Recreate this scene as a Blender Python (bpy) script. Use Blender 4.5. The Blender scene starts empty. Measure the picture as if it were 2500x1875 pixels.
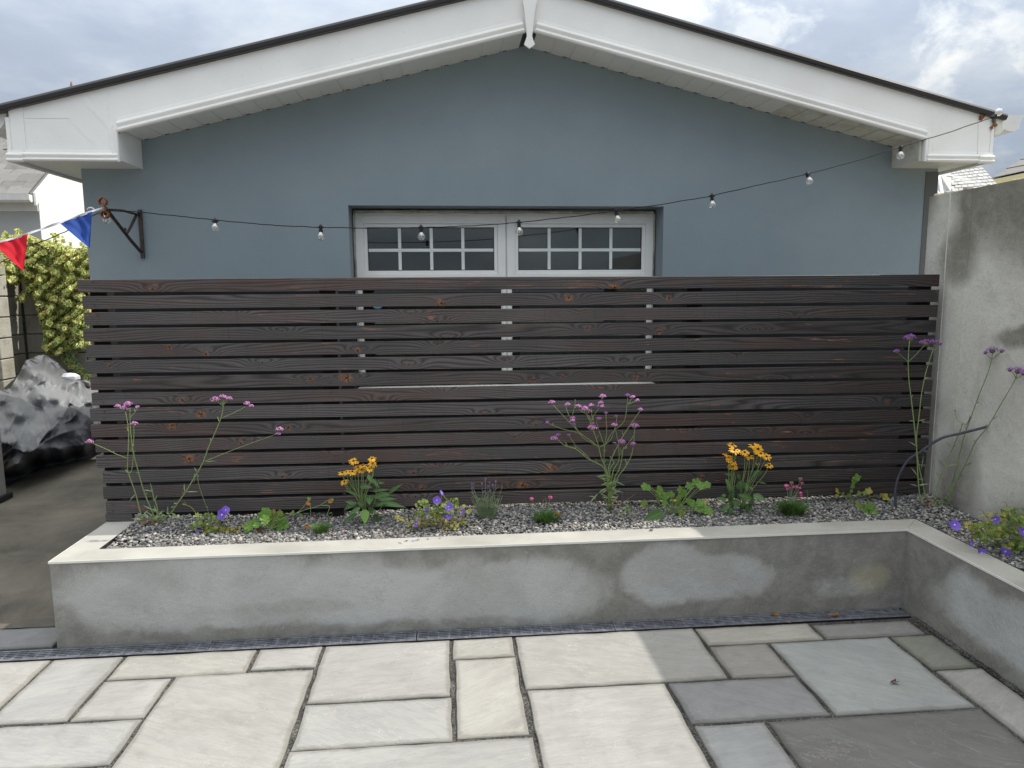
import bpy, math, random
import numpy as np
from mathutils import Vector, Matrix
random.seed(7); np.random.seed(7)
R = math.radians
rnd = random.uniform
sc = bpy.context.scene
col = sc.collection

# ------------------------------------------------------------------ camera
F, W, H = 1740.45, 2500.0, 1875.0                       # focal length and frame in pixels
CR = Vector((0.995953, -0.089624, -0.006752))
CU = Vector((0.018338, 0.129084, 0.991464))
CF = Vector((0.087988, 0.987575, -0.130206))
CO = Vector((0, 0, 1.6))
cam = bpy.data.objects.new('camera', bpy.data.cameras.new('camera'))
col.objects.link(cam)
cam.matrix_world = Matrix(((CR.x, CU.x, -CF.x, CO.x), (CR.y, CU.y, -CF.y, CO.y), (CR.z, CU.z, -CF.z, CO.z), (0, 0, 0, 1)))
cam.data.sensor_width = 36
cam.data.lens = 36 * F / W
cam.data.clip_start = 0.05; cam.data.clip_end = 2000
sc.camera = cam

def ray(px, py):
    return CF + CR * ((px - W / 2) / F) - CU * ((py - H / 2) / F)
def atY(px, py, Y):
    d = ray(px, py); return CO + d * ((Y - CO.y) / d.y)
def atX(px, py, X):
    d = ray(px, py); return CO + d * ((X - CO.x) / d.x)
def atZ(px, py, Z):
    d = ray(px, py); return CO + d * ((Z - CO.z) / d.z)

# ------------------------------------------------------------------ light
KX, KY = 0.885, 0.145                                    # shadow drift per metre of drop
sunvec = Vector((KX, KY, 1)).normalized()
sun = bpy.data.objects.new('sun', bpy.data.lights.new('sun', 'SUN'))
col.objects.link(sun)
sun.rotation_euler = sunvec.to_track_quat('Z', 'Y').to_euler()
sun.data.energy = 3.4; sun.data.angle = R(0.55); sun.data.color = (1.0, 0.95, 0.86)
sc.view_settings.view_transform = 'Standard'
try: sc.view_settings.look = 'None'
except Exception: pass
sc.view_settings.gamma = 1; sc.view_settings.exposure = 0.32
sc.view_settings.use_curve_mapping = False

class NT:
    """small wrapper to write node trees compactly"""
    def __init__(s, nt): s.nt = nt; nt.nodes.clear()
    def n(s, t, props=None, **ins):
        nd = s.nt.nodes.new(t)
        for k, v in (props or {}).items(): setattr(nd, k, v)
        for k, v in ins.items():
            key = int(k[1:]) if k[0] == 'i' and k[1:].isdigit() else k.replace('_', ' ')
            s.put(nd.inputs[key], v)
        return nd
    def put(s, inp, v):
        if isinstance(v, bpy.types.NodeSocket): s.nt.links.new(v, inp)
        elif isinstance(v, (tuple, list)) and inp.type == 'RGBA': inp.default_value = tuple(v) + ((1,) if len(v) == 3 else ())
        else: inp.default_value = v
    def m(s, op, a, b=0.0, c=0.0, clamp=False):
        nd = s.n('ShaderNodeMath', dict(operation=op, use_clamp=clamp), i0=a, i1=b, i2=c); return nd.outputs[0]
    def vm(s, op, a, b=(0, 0, 0), scale=None):
        nd = s.n('ShaderNodeVectorMath', dict(operation=op), i0=a, i1=b)
        if scale is not None: s.put(nd.inputs['Scale'], scale)
        return nd.outputs['Value'] if op in ('LENGTH', 'DISTANCE', 'DOT_PRODUCT') else nd.outputs[0]
    def mix(s, f, a, b, mode='MIX'):
        nd = s.n('ShaderNodeMix', dict(data_type='RGBA', blend_type=mode)); s.put(nd.inputs[0], f); s.put(nd.inputs[6], a); s.put(nd.inputs[7], b); return nd.outputs[2]
    def noise(s, vec, scale=5, detail=4, rough=.55, dist=0.0, col=False):
        nd = s.n('ShaderNodeTexNoise', None, Vector=vec, Scale=scale, Detail=detail, Roughness=rough, Distortion=dist); return nd.outputs[1 if col else 0]
    def voro(s, vec, scale=5, feature='F1', out='Distance', rand=1.0):
        nd = s.n('ShaderNodeTexVoronoi', dict(feature=feature), Vector=vec, Scale=scale, Randomness=rand); return nd.outputs[out]
    def step(s, v, a, b, lo=0.0, hi=1.0):
        nd = s.n('ShaderNodeMapRange', dict(interpolation_type='SMOOTHSTEP', clamp=True), Value=v, From_Min=a, From_Max=b, To_Min=lo, To_Max=hi); return nd.outputs[0]
    def ramp(s, f, stops, interp='LINEAR'):
        nd = s.n('ShaderNodeValToRGB', None, Fac=f); cr = nd.color_ramp; cr.interpolation = interp
        while len(cr.elements) < len(stops): cr.elements.new(0.5)
        for e, (p, c) in zip(cr.elements, stops): e.position = p; e.color = tuple(c) + (1,)
        return nd.outputs[0]
    def scale(s, vec, sx, sy, sz): return s.vm('MULTIPLY', vec, (sx, sy, sz))
    def pos(s): return s.n('ShaderNodeNewGeometry').outputs['Position']
    def obj(s): return s.n('ShaderNodeTexCoord').outputs['Object']
    def orand(s): return s.n('ShaderNodeObjectInfo').outputs['Random']
    def attr(s, name): return s.n('ShaderNodeAttribute', dict(attribute_name=name))
    def blob(s, x, z, cx, cz, rx, rz, soft=.5):
        """soft ellipse at (cx,cz): 1 inside, 0 outside"""
        a = s.m('DIVIDE', s.m('SUBTRACT', x, cx), rx); b = s.m('DIVIDE', s.m('SUBTRACT', z, cz), rz)
        d = s.m('ADD', s.m('MULTIPLY', a, a), s.m('MULTIPLY', b, b))
        return s.step(d, 1 + soft * 1.5, max(.05, 1 - soft * 1.5))
    def out(s, color, rough=.8, bump=None, bs=.3, bd=.01, spec=.3, metal=0.0, trans=None, normal=None):
        p = s.n('ShaderNodeBsdfPrincipled', None, Base_Color=color, Roughness=rough, Metallic=metal)
        p.inputs['Specular IOR Level'].default_value = spec
        if bump is not None:
            b = s.n('ShaderNodeBump', None, Strength=bs, Distance=bd, Height=bump); s.put(p.inputs['Normal'], b.outputs[0])
        sh = p.outputs[0]
        if trans:
            t = s.n('ShaderNodeBsdfTranslucent', None, Color=color)
            mx = s.n('ShaderNodeMixShader', None, Fac=trans, i1=sh, i2=t.outputs[0]); sh = mx.outputs[0]
        s.n('ShaderNodeOutputMaterial', None, Surface=sh)

MATS = {}
def mat(name, fn=None, color=None, **kw):
    m = bpy.data.materials.new(name); m.use_nodes = True; t = NT(m.node_tree)
    if fn: fn(t)
    else:
        c = t.mix(t.step(t.noise(t.obj(), kw.pop('ns', 6), 3), .3, .7), tuple(x * kw.get('lo', .9) for x in color), color); kw.pop('lo', None)
        t.out(c, **kw)
    MATS[name] = m; return m

# ---- world: NISHITA sky behind broken grey cloud
world = bpy.data.worlds.new('World'); sc.world = world; world.use_nodes = True
t = NT(world.node_tree)
skyt = t.n('ShaderNodeTexSky', dict(sky_type='NISHITA', sun_disc=False))
skyt.sun_elevation = math.asin(sunvec.z); skyt.sun_rotation = math.atan2(sunvec.x, sunvec.y)
bg1 = t.n('ShaderNodeBackground', None, Color=skyt.outputs[0], Strength=0.09)
gen = t.n('ShaderNodeTexCoord').outputs['Generated']
sep = t.n('ShaderNodeSeparateXYZ', None, i0=gen)
# flatten the directions onto a cloud deck so the clouds foreshorten towards the horizon
zz = t.m('ADD', t.m('MAXIMUM', sep.outputs[2], 0.0), .22)
deck = t.n('ShaderNodeCombineXYZ', None, X=t.m('DIVIDE', sep.outputs[0], zz), Y=t.m('DIVIDE', sep.outputs[1], zz), Z=0.35).outputs[0]
nA = t.noise(deck, 1.05, 9, .56, .35)
nB = t.noise(t.vm('ADD', deck, (3.1, 7.7, 2.0)), 2.3, 10, .6, .2)
d1 = tuple(ray(2120, 60).normalized())
puff = t.step(t.vm('DISTANCE', gen, d1), .42, .04)
d2 = tuple(ray(1250, -150).normalized())
puff2 = t.step(t.vm('DISTANCE', gen, d2), .45, .05)
lum = t.m('ADD', t.m('MULTIPLY', nB, .55), t.m('MULTIPLY', nA, .45))
edge = t.m('MULTIPLY', puff, t.step(t.noise(t.vm('MULTIPLY', gen, (9, 9, 14)), 1.0, 9, .62, .4), .42, .58))
lum = t.m('ADD', lum, t.m('ADD', t.m('MULTIPLY', edge, .17), t.m('MULTIPLY', puff2, .07)))
ccol = t.ramp(lum, [(.34, (.40, .46, .57)), (.48, (.47, .54, .65)), (.58, (.61, .67, .75)), (.67, (.78, .82, .85)), (.78, (.97, .97, .95))])
# an overcast dome is brighter towards the zenith than at the horizon
cie = t.m('ADD', .43, t.m('MULTIPLY', t.m('POWER', t.m('MAXIMUM', sep.outputs[2], 0.0), 1.25), 2.45))
ccol = t.mix(t.step(sep.outputs[2], .35, .8, 0, .75), ccol, (.72, .71, .68))
bg2 = t.n('ShaderNodeBackground', None, Color=ccol, Strength=cie)
cover = t.step(nA, .30, .44, .55, .96)
mx = t.n('ShaderNodeMixShader', None, Fac=cover, i1=bg1.outputs[0], i2=bg2.outputs[0])
t.n('ShaderNodeOutputWorld', None, Surface=mx.outputs[0])

# ------------------------------------------------------------------ mesh builder
class MB:
    def __init__(s): s.v = []; s.f = []; s.mi = []; s.a = {}; s.smooth = False
    def face(s, idx, mi=0): s.f.append(tuple(idx)); s.mi.append(mi)
    def quad(s, a, b, c, d, mi=0):
        n = len(s.v); s.v += [Vector(p) for p in (a, b, c, d)]; s.face((n, n + 1, n + 2, n + 3), mi)
    def box(s, x0, x1, y0, y1, z0, z1, mi=0, rot=None, org=None):
        n = len(s.v)
        P = [Vector((x, y, z)) for z in (z0, z1) for y in (y0, y1) for x in (x0, x1)]
        if rot is not None: P = [rot @ p for p in P]
        if org is not None: P = [p + Vector(org) for p in P]
        s.v += P
        for q in ((0, 2, 3, 1), (4, 5, 7, 6), (0, 1, 5, 4), (2, 6, 7, 3), (0, 4, 6, 2), (1, 3, 7, 5)): s.face([n + i for i in q], mi)
    def prism(s, poly, d, mi=0):
        """poly: 3D points (planar), extruded by vector d"""
        n = len(s.v); k = len(poly); d = Vector(d)
        s.v += [Vector(p) for p in poly] + [Vector(p) + d for p in poly]
        s.face(range(n, n + k), mi); s.face([n + k + i for i in reversed(range(k))], mi)
        for i in range(k): j = (i + 1) % k; s.face((n + i, n + k + i, n + k + j, n + j), mi)
    def tube(s, pts, r, sides=6, mi=0, cap=True):
        pts = [Vector(p) for p in pts]; n0 = len(s.v); k = len(pts)
        rr = r if isinstance(r, (list, tuple)) else [r] * k
        up = None
        for i, p in enumerate(pts):
            d = (pts[min(i + 1, k - 1)] - pts[max(i - 1, 0)])
            if d.length < 1e-9: d = Vector((0, 0, 1))
            d.normalize()
            if up is None: up = d.orthogonal().normalized()
            up = (up - d * up.dot(d));
            up = up.normalized() if up.length > 1e-6 else d.orthogonal().normalized()
            sd = d.cross(up)
            for j in range(sides):
                a = 2 * math.pi * j / sides; s.v.append(p + (up * math.cos(a) + sd * math.sin(a)) * rr[i])
        for i in range(k - 1):
            for j in range(sides):
                a = n0 + i * sides + j; b = n0 + i * sides + (j + 1) % sides
                s.face((a, b, b + sides, a + sides), mi)
        if cap:
            s.face([n0 + j for j in reversed(range(sides))], mi); s.face([n0 + (k - 1) * sides + j for j in range(sides)], mi)
    def sweep(s, prof, p0, p1, e1, e2, mi=0):
        """profile [(u,v)] swept from p0 to p1, u along e1, v along e2"""
        p0, p1, e1, e2 = map(Vector, (p0, p1, e1, e2)); n = len(s.v); k = len(prof)
        for p in (p0, p1): s.v += [p + e1 * u + e2 * v for u, v in prof]
        for i in range(k): j = (i + 1) % k; s.face((n + i, n + j, n + k + j, n + k + i), mi)
        s.face([n + i for i in reversed(range(k))], mi); s.face([n + k + i for i in range(k)], mi)
    def ball(s, c, r, seg=8, rings=6, sc3=(1, 1, 1), mi=0, z0=-1, z1=1):
        c = Vector(c); n = len(s.v)
        for i in range(rings + 1):
            ph = -math.pi / 2 + math.pi * i / rings
            z = max(z0, min(z1, math.sin(ph))); q = math.cos(ph)
            for j in range(seg):
                a = 2 * math.pi * j / seg
                s.v.append(c + Vector((q * math.cos(a) * r * sc3[0], q * math.sin(a) * r * sc3[1], z * r * sc3[2])))
        for i in range(rings):
            for j in range(seg):
                a = n + i * seg + j; b = n + i * seg + (j + 1) % seg
                s.face((a, b, b + seg, a + seg), mi)
    def mesh(s, name, off=Vector((0, 0, 0)), mats=()):
        me = bpy.data.meshes.new(name)
        me.from_pydata([tuple(Vector(p) - off) for p in s.v], [], s.f)
        for m in mats: me.materials.append(MATS[m])
        if any(s.mi): me.polygons.foreach_set('material_index', s.mi)
        if s.smooth: me.polygons.foreach_set('use_smooth', [True] * len(me.polygons))
        for k, vals in s.a.items():
            at = me.attributes.new(k, 'FLOAT', 'POINT'); at.data.foreach_set('value', vals)
        me.update(); return me

def props(o, label=None, cat=None, group=None, kind=None):
    if label: o['label'] = label
    if cat: o['category'] = cat
    if group: o['group'] = group
    if kind: o['kind'] = kind
    return o
def thing(name, label, cat, loc=(0, 0, 0), group=None, rz=0):
    o = bpy.data.objects.new(name, None); col.objects.link(o); o.location = loc; o.rotation_euler = (0, 0, rz)
    o.empty_display_size = .1
    return props(o, label, cat, group)
def part(name, mb, mats, parent=None, label=None, kind=None, local=False, bevel=0):
    """link mb as one mesh object; coordinates are world ones unless local"""
    if isinstance(mats, str): mats = (mats,)
    off = Vector((0, 0, 0))
    if parent is not None and not local:
        q = parent
        while q is not None: off += q.location; q = q.parent
    o = bpy.data.objects.new(name, mb.mesh(name, off, mats)); col.objects.link(o)
    if parent is not None: o.parent = parent
    if bevel:
        b = o.modifiers.new('bevel', 'BEVEL'); b.width = bevel; b.segments = 2; b.limit_method = 'ANGLE'
    return props(o, label, None, None, kind)
def solo(name, mb, mats, label, cat, group=None, bevel=0):
    """a thing that is one mesh, with its origin at its own base"""
    xs = [p[0] for p in mb.v]; ys = [p[1] for p in mb.v]; zs = [p[2] for p in mb.v]
    c = Vector(((min(xs) + max(xs)) / 2, (min(ys) + max(ys)) / 2, min(zs)))
    if isinstance(mats, str): mats = (mats,)
    o = bpy.data.objects.new(name, mb.mesh(name, c, mats)); col.objects.link(o); o.location = c
    if bevel:
        b = o.modifiers.new('bevel', 'BEVEL'); b.width = bevel; b.segments = 2; b.limit_method = 'ANGLE'
    return props(o, label, cat, group)

# ------------------------------------------------------------------ materials
def m_slab(t):
    p = t.pos(); r = t.orand()
    rot = t.n('ShaderNodeVectorRotate', dict(rotation_type='Z_AXIS'), Vector=p, Angle=t.m('MULTIPLY', t.m('SUBTRACT', r, .5), 1.3)).outputs[0]
    off = t.vm('ADD', rot, t.n('ShaderNodeCombineXYZ', None, X=t.m('MULTIPLY', r, 37.0), Y=t.m('MULTIPLY', r, 91.0)).outputs[0])
    st = t.scale(off, 1.0, 4.5, 1)
    big = t.noise(off, 2.2, 5, .6, .6)
    streak = t.m('ADD', t.m('MULTIPLY', t.noise(st, 5, 6, .6, .5), .5), t.m('MULTIPLY', t.noise(t.scale(off, 1.0, 7, 1), 15, 5, .65, .6), .5))
    nn = t.noise(t.scale(off, 1.0, 2.2, 1), 4.6, 6, .66, 1.0)
    ridge = t.step(t.m('ABSOLUTE', t.m('SUBTRACT', nn, .53)), .009, .001)
    ridge = t.m('MULTIPLY', ridge, t.m('MULTIPLY', t.step(t.noise(off, 2.6, 2), .42, .62), t.m('ADD', .35, t.m('MULTIPLY', t.m('FRACT', t.m('MULTIPLY', r, 13.0)), .8))))
    fine = t.noise(off, 160, 4, .7)
    base = t.mix(1.0, t.n('ShaderNodeObjectInfo').outputs['Color'], (.82, .812, .795), 'MULTIPLY')
    c = t.mix(t.step(big, .32, .68), t.mix(.5, base, (.33, .32, .30), 'MULTIPLY'), base)
    c = t.mix(.42, base, c)
    c = t.mix(t.m('MULTIPLY', t.step(streak, .42, .58), .50), c, t.mix(1.0, c, (.78, .78, .80), 'MULTIPLY'))
    c = t.mix(t.m('MULTIPLY', ridge, .42), c, (.55, .54, .50))
    c = t.mix(t.m('MULTIPLY', t.step(fine, .55, .75), .30), c, (.12, .12, .11))
    sm = t.noise(t.vm('ADD', off, (4, 8, 2)), 9, 6, .7, .3); c = t.mix(t.m('MULTIPLY', t.step(sm, .52, .70), .30), c, t.mix(1.0, c, (.62, .60, .56), 'MULTIPLY'))
    e = t.attr('edge').outputs['Fac']
    ed = t.step(t.m('ADD', e, t.m('MULTIPLY', t.m('SUBTRACT', t.noise(p, 22, 3), .5), .7)), .35, .85)
    c = t.mix(t.m('MULTIPLY', ed, .45), c, t.mix(1.0, c, (.42, .40, .34), 'MULTIPLY'))
    h = t.m('ADD', t.m('ADD', t.m('MULTIPLY', streak, .5), t.m('MULTIPLY', ridge, .05)), t.m('MULTIPLY', fine, .06))
    t.out(c, rough=.72, bump=h, bs=.7, bd=.007, spec=.35)
mat('sandstone', m_slab)

def m_mortar(t):
    p = t.pos(); n = t.noise(p, 140, 3, .7); b = t.noise(p, 9, 3)
    c = t.ramp(t.m('ADD', t.m('MULTIPLY', n, .7), t.m('MULTIPLY', b, .3)), [(.38, (.018, .018, .018)), (.5, (.07, .068, .064)), (.68, (.24, .23, .21))])
    t.out(c, rough=.95, bump=n, bs=1.0, bd=.008, spec=.1)
mat('mortar', m_mortar)

def m_asphalt(t):
    p = t.pos(); n = t.noise(p, 210, 2, .6); b = t.noise(p, 1.6, 5, .6, .5); s = t.noise(t.scale(p, 1, 3, 1), 2.5, 5, .6, 1.2)
    c = t.ramp(b, [(.3, (.07, .063, .052)), (.5, (.125, .115, .094)), (.7, (.185, .168, .134))])
    c = t.mix(t.m('MULTIPLY', t.step(n, .55, .72), .35), c, (.27, .26, .23))
    c = t.mix(t.m('MULTIPLY', t.step(s, .55, .66), .35), c, (.17, .155, .12))
    t.out(c, rough=.88, bump=n, bs=.6, bd=.004, spec=.2)
mat('asphalt', m_asphalt)

def m_soil(t):
    p = t.pos(); n = t.noise(p, 1.5, 6)
    t.out(t.ramp(n, [(.3, (.16, .155, .13)), (.7, (.27, .26, .23))]), rough=.95, bump=n, spec=.1)
mat('soil', m_soil)

def render_mat(blobs_light, blobs_dark, axis, dk=1.0):
    """grey sand and cement render with patches still damp; blobs are (a, z, ra, rz, soft)"""
    def fn(t):
        p = t.pos(); sp = t.n('ShaderNodeSeparateXYZ', None, i0=p)
        wv = t.noise(p, 3.2, 5, .62); wv2 = t.noise(t.vm('ADD', p, (5, 3, 9)), 3.2, 5, .62)
        a = t.m('ADD', sp.outputs[axis], t.m('MULTIPLY', t.m('SUBTRACT', wv, .5), .20))
        z = t.m('ADD', sp.outputs[2], t.m('MULTIPLY', t.m('SUBTRACT', wv2, .5), .13))
        dry = 0.0
        for b in blobs_light: dry = t.m('MAXIMUM', dry, t.m('MULTIPLY', t.blob(a, z, b[0], b[1], b[2], b[3], b[4]), b[5] if len(b) > 5 else 1.0))
        for b in blobs_dark: dry = t.m('MULTIPLY', dry, t.m('SUBTRACT', 1.0, t.m('MULTIPLY', t.blob(a, z, b[0], b[1], b[2], b[3], b[4]), b[5] if len(b) > 5 else 1.0)))
        mott = t.noise(p, 9, 6, .7, .4); fine = t.noise(p, 150, 3, .7); cloud = t.noise(t.vm('ADD', p, (11, 2, 4)), 2.4, 5, .65, .5)
        damp = t.mix(t.step(mott, .35, .65), (.205, .200, .178), (.275, .268, .242))
        dryc = t.mix(t.step(cloud, .33, .66), tuple(q * dk for q in (.37, .37, .355)), tuple(q * dk for q in (.45, .455, .44)))
        c = t.mix(dry, damp, dryc)
        if dk > 1.2: c = t.mix(1.0, c, (1.0, .975, .91), 'MULTIPLY')
        c = t.mix(t.m('MULTIPLY', t.step(mott, .5, .8), .25), c, (.22, .21, .185))
        c = t.mix(t.m('MULTIPLY', t.step(fine, .50, .72), .30), c, (.1, .095, .085))
        c = t.mix(t.m('MULTIPLY', t.step(t.noise(t.vm('ADD', p, (7, 7, 7)), 70, 4, .7), .55, .75), .30), c, (.52, .51, .47))
        ye = t.m('MULTIPLY', t.blob(a, z, 2.08, .16, .09, .07, .5), .45) if axis == 0 else 0.0
        c = t.mix(ye, c, (.46, .41, .27))
        cr = t.step(t.m('ABSOLUTE', t.m('SUBTRACT', t.noise(t.vm('ADD', p, (2, 9, 5)), 2.6, 7, .68, 1.2), .52)), .0035, .0008)
        c = t.mix(t.m('MULTIPLY', t.m('MULTIPLY', cr, t.step(t.noise(p, 4, 2), .5, .62)), .45), c, (.12, .115, .1))
        tide = t.m('MULTIPLY', t.m('MULTIPLY', dry, t.m('SUBTRACT', 1.0, dry)), 4.0)
        c = t.mix(t.m('MULTIPLY', t.m('MULTIPLY', tide, t.step(mott, .45, .6)), .22), c, (.50, .49, .45))
        t.out(c, rough=.9, bump=t.m('ADD', t.m('MULTIPLY', fine, .3), t.m('MULTIPLY', t.noise(p, 30, 5, .65), .9)), bs=.6, bd=.008, spec=.2)
    return fn
mat('render_front', render_mat(
    [(-1.15, .23, .62, .20, .35), (-.35, .19, .80, .17, .4), (.28, .17, .46, .165, .3), (1.02, .225, .22, .15, .22), (1.30, .20, .27, .115, .25), (1.95, .12, .14, .05, .5, .5)],
    [(-.16, .40, .20, .10, .5, .9), (.27, .39, .14, .07, .4, .8), (-1.0, .02, 1.2, .035, .6, .8), (-1.75, .06, .08, .12, .6, .7), (-.75, .14, .3, .035, .6, .35)], 0, 1.0))
mat('render_wing', render_mat([(2.35, .19, .62, .16, .3), (2.78, .22, .18, .13, .4), (1.2, .18, .5, .16, .3)], [(2.25, .02, .9, .06, .6, .9)], 1, 1.05))
mat('render_wall', render_mat(
    [(3.35, 1.15, .50, .72, .3), (2.3, .75, .9, .50, .35), (3.78, 1.2, .18, .95, .3), (2.6, 1.2, .5, .35, .4)],
    [(2.95, 1.36, .36, .07, .3, .95), (2.6, 2.0, .85, .42, .3, .9), (2.9, .40, .34, .20, .3, .85), (3.5, .62, .16, .20, .5, .6), (3.95, .5, .06, .2, .5, .4), (3.62, 1.78, .14, .16, .5, .8)], 1, 1.5))

def m_coping(t):
    p = t.pos(); b = t.noise(p, 3, 5, .6, .4); f = t.noise(p, 120, 3, .6); s = t.noise(t.scale(p, 3, 14, 3), 2, 4)
    c = t.ramp(b, [(.3, (.315, .305, .275)), (.55, (.41, .40, .365)), (.75, (.46, .45, .41))])
    c = t.mix(t.m('MULTIPLY', t.step(s, .5, .7), .25), c, (.36, .35, .31))
    c = t.mix(t.m('MULTIPLY', t.step(f, .58, .8), .2), c, (.2, .19, .16))
    t.out(c, rough=.85, bump=f, bs=.25, bd=.003, spec=.25)
mat('coping_render', m_coping)
mat('bead_white', color=(.72, .71, .66), rough=.5)
mat('rubble', color=(.36, .30, .22), rough=.95, ns=40, lo=.4)

def m_blue(t):
    p = t.pos(); f = t.noise(p, 130, 3, .6); b = t.noise(p, 1.3, 5, .55); sp = t.n('ShaderNodeSeparateXYZ', None, i0=p)
    c = t.mix(t.step(b, .3, .7), (.228, .280, .306), (.256, .310, .336))
    c = t.mix(t.m('MULTIPLY', t.step(t.noise(t.vm('ADD', p, (9, 0, 3)), 5, 6, .65, .6), .45, .7), .12), c, (.195, .232, .246))
    spk = t.voro(p, 5.5); c = t.mix(t.step(spk, .012, .008), c, (.6, .62, .62))
    t.out(c, rough=.62, bump=t.m('ADD', f, t.m('MULTIPLY', t.noise(p, 14, 3), .7)), bs=.30, bd=.004, spec=.3)
mat('blue_paint', m_blue)
mat('black_paint', color=(.012, .013, .016), rough=.8, lo=.5)

def m_upvc(t):
    p = t.pos(); b = t.noise(p, 2.0, 5, .6); g = t.noise(p, 22, 5, .7); sp = t.n('ShaderNodeSeparateXYZ', None, i0=p)
    c = t.mix(t.step(b, .3, .7), (.80, .79, .76), (.87, .865, .84))
    c = t.mix(t.m('MULTIPLY', t.step(g, .62, .78), .28), c, (.46, .42, .30))
    sp2 = t.step(t.voro(t.vm('ADD', p, (0, 0, .3)), 7.0), .022, .015); c = t.mix(t.m('MULTIPLY', sp2, .6), c, (.28, .26, .22))
    t.out(c, rough=.38, bump=b, bs=.05, spec=.45)
mat('upvc', m_upvc)
def m_upvc_dirty(t):
    p = t.pos(); g = t.noise(p, 9, 6, .7); g2 = t.noise(p, 45, 3, .7)
    c = t.mix(t.step(g, .42, .72), (.70, .69, .63), (.52, .49, .38))
    c = t.mix(t.m('MULTIPLY', t.step(g2, .6, .75), .5), c, (.30, .27, .18))
    t.out(c, rough=.5, spec=.3)
mat('upvc_dirty', m_upvc_dirty)
mat('dark_trim', color=(.022, .020, .022), rough=.33, spec=.5)
mat('slate', color=(.12, .125, .13), rough=.6, ns=3, lo=.6)
mat('vent', color=(.01, .01, .01), rough=.9)
mat('window_white', color=(.90, .90, .86), rough=.35, spec=.5, lo=.95)
mat('glazing_white', color=(.84, .88, .84), rough=.4)
mat('sealant', color=(.70, .68, .56), rough=.7, ns=20, lo=.6)
mat('panel_grey', color=(.13, .135, .13), rough=.8)
mat('vent_grey', color=(.72, .71, .66), rough=.7, ns=50, lo=.6)
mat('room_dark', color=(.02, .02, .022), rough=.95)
mat('sticker_blue', color=(.16, .36, .46), rough=.4)
def m_glass(t):
    g = t.n('ShaderNodeBsdfGlossy', None, Color=(.9, .93, .92), Roughness=.02)
    dust = t.n('ShaderNodeBsdfDiffuse', None, Color=(.35, .36, .35)); tr = t.n('ShaderNodeBsdfTransparent', None, Color=(.90, .93, .92))
    fr = t.n('ShaderNodeFresnel', None, IOR=1.52).outputs[0]; p = t.pos()
    a = t.n('ShaderNodeMixShader', None, Fac=t.m('MULTIPLY', fr, 1.7), i1=tr.outputs[0], i2=g.outputs[0])
    dm = t.m('MULTIPLY', t.step(t.noise(p, 90, 3, .7), .62, .78), .22)
    dm = t.m('ADD', dm, t.m('MULTIPLY', t.noise(p, 6, 3), .035))
    b = t.n('ShaderNodeMixShader', None, Fac=dm, i1=a.outputs[0], i2=dust.outputs[0])
    t.n('ShaderNodeOutputMaterial', None, Surface=b.outputs[0])
mat('window_glass', m_glass)
def m_bulb(t):
    lw = t.n('ShaderNodeLayerWeight', None, Blend=.35).outputs['Facing']
    g = t.n('ShaderNodeBsdfGlossy', None, Color=(1, 1, 1), Roughness=.03); tr = t.n('ShaderNodeBsdfTransparent', None, Color=(.93, .93, .92))
    a = t.n('ShaderNodeMixShader', None, Fac=t.m('ADD', t.m('MULTIPLY', t.m('POWER', lw, 1.2), .70), .20), i1=tr.outputs[0], i2=g.outputs[0])
    t.n('ShaderNodeOutputMaterial', None, Surface=a.outputs[0])
mat('bulb_glass', m_bulb)
mat('filament', color=(.75, .62, .38), rough=.4)
mat('black_rubber', color=(.018, .018, .02), rough=.5)

fx0, fy0 = -1.838, 3.795
FANG = math.atan2(-.104, 4.505)
KNOTS = [(371, 707, 1), (414, 847, 1.2), (504, 864, 1.2), (874, 855, 1.3), (268, 894, .8), (690, 807, .5), (758, 926, 1.2), (845, 922, 2.4), (1076, 741, 2), (1389, 727, 1.8), (1633, 729, 1.2), (1501, 702, 2), (1002, 765, .3), (1067, 783, .2), (1414, 767, .3), (1096, 825, .6), (1434, 801, 1), (1609, 809, 1.3), (1067, 841, .8), (1235, 879, .6), (998, 890, .4),
         (1523, 883, .2), (1302, 928, 1.4), (1374, 920, .8), (1552, 922, 1.3), (1085, 953, 1), (1458, 948, .4), (1490, 953, .4), (444, 977, 1.2), (491, 1011, 1.8), (420, 1039, 1.8), (704, 1044, 1.2), (587, 1082, 1.1), (461, 1120, 2.2), (691, 1163, 1), (1009, 1155, 1.1), (1073, 1136, .8), (1029, 1193, 1.4), (1014, 1213, .4), (1309, 1036, 1), (1255, 1067, .5), (1667, 1052, .8), (1354, 1144, 1.4),
         (1275, 1186, 2), (1712, 1166, 1.6), (1967, 1061, .5), (1858, 1057, .4), (1846, 805, .5), (2165, 984, .9), (1973, 1020, .6), (620, 1075, .4), (930, 975, .3), (1800, 870, .3), (1950, 775, .3), (560, 760, .3), (1180, 1010, .9), (1560, 1010, .3), (820, 1112, .3), (1890, 930, .3), (640, 885, .2)]
def fence_local(px, py):
    q = atY(px, py, 3.75)
    for _ in range(3): q = atY(px, py, fy0 - (q.x - fx0) * .0231)
    return (q.x - fx0) / math.cos(FANG), q.z
KL = [fence_local(a_, b_) + (c_,) for a_, b_, c_ in KNOTS]
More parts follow.
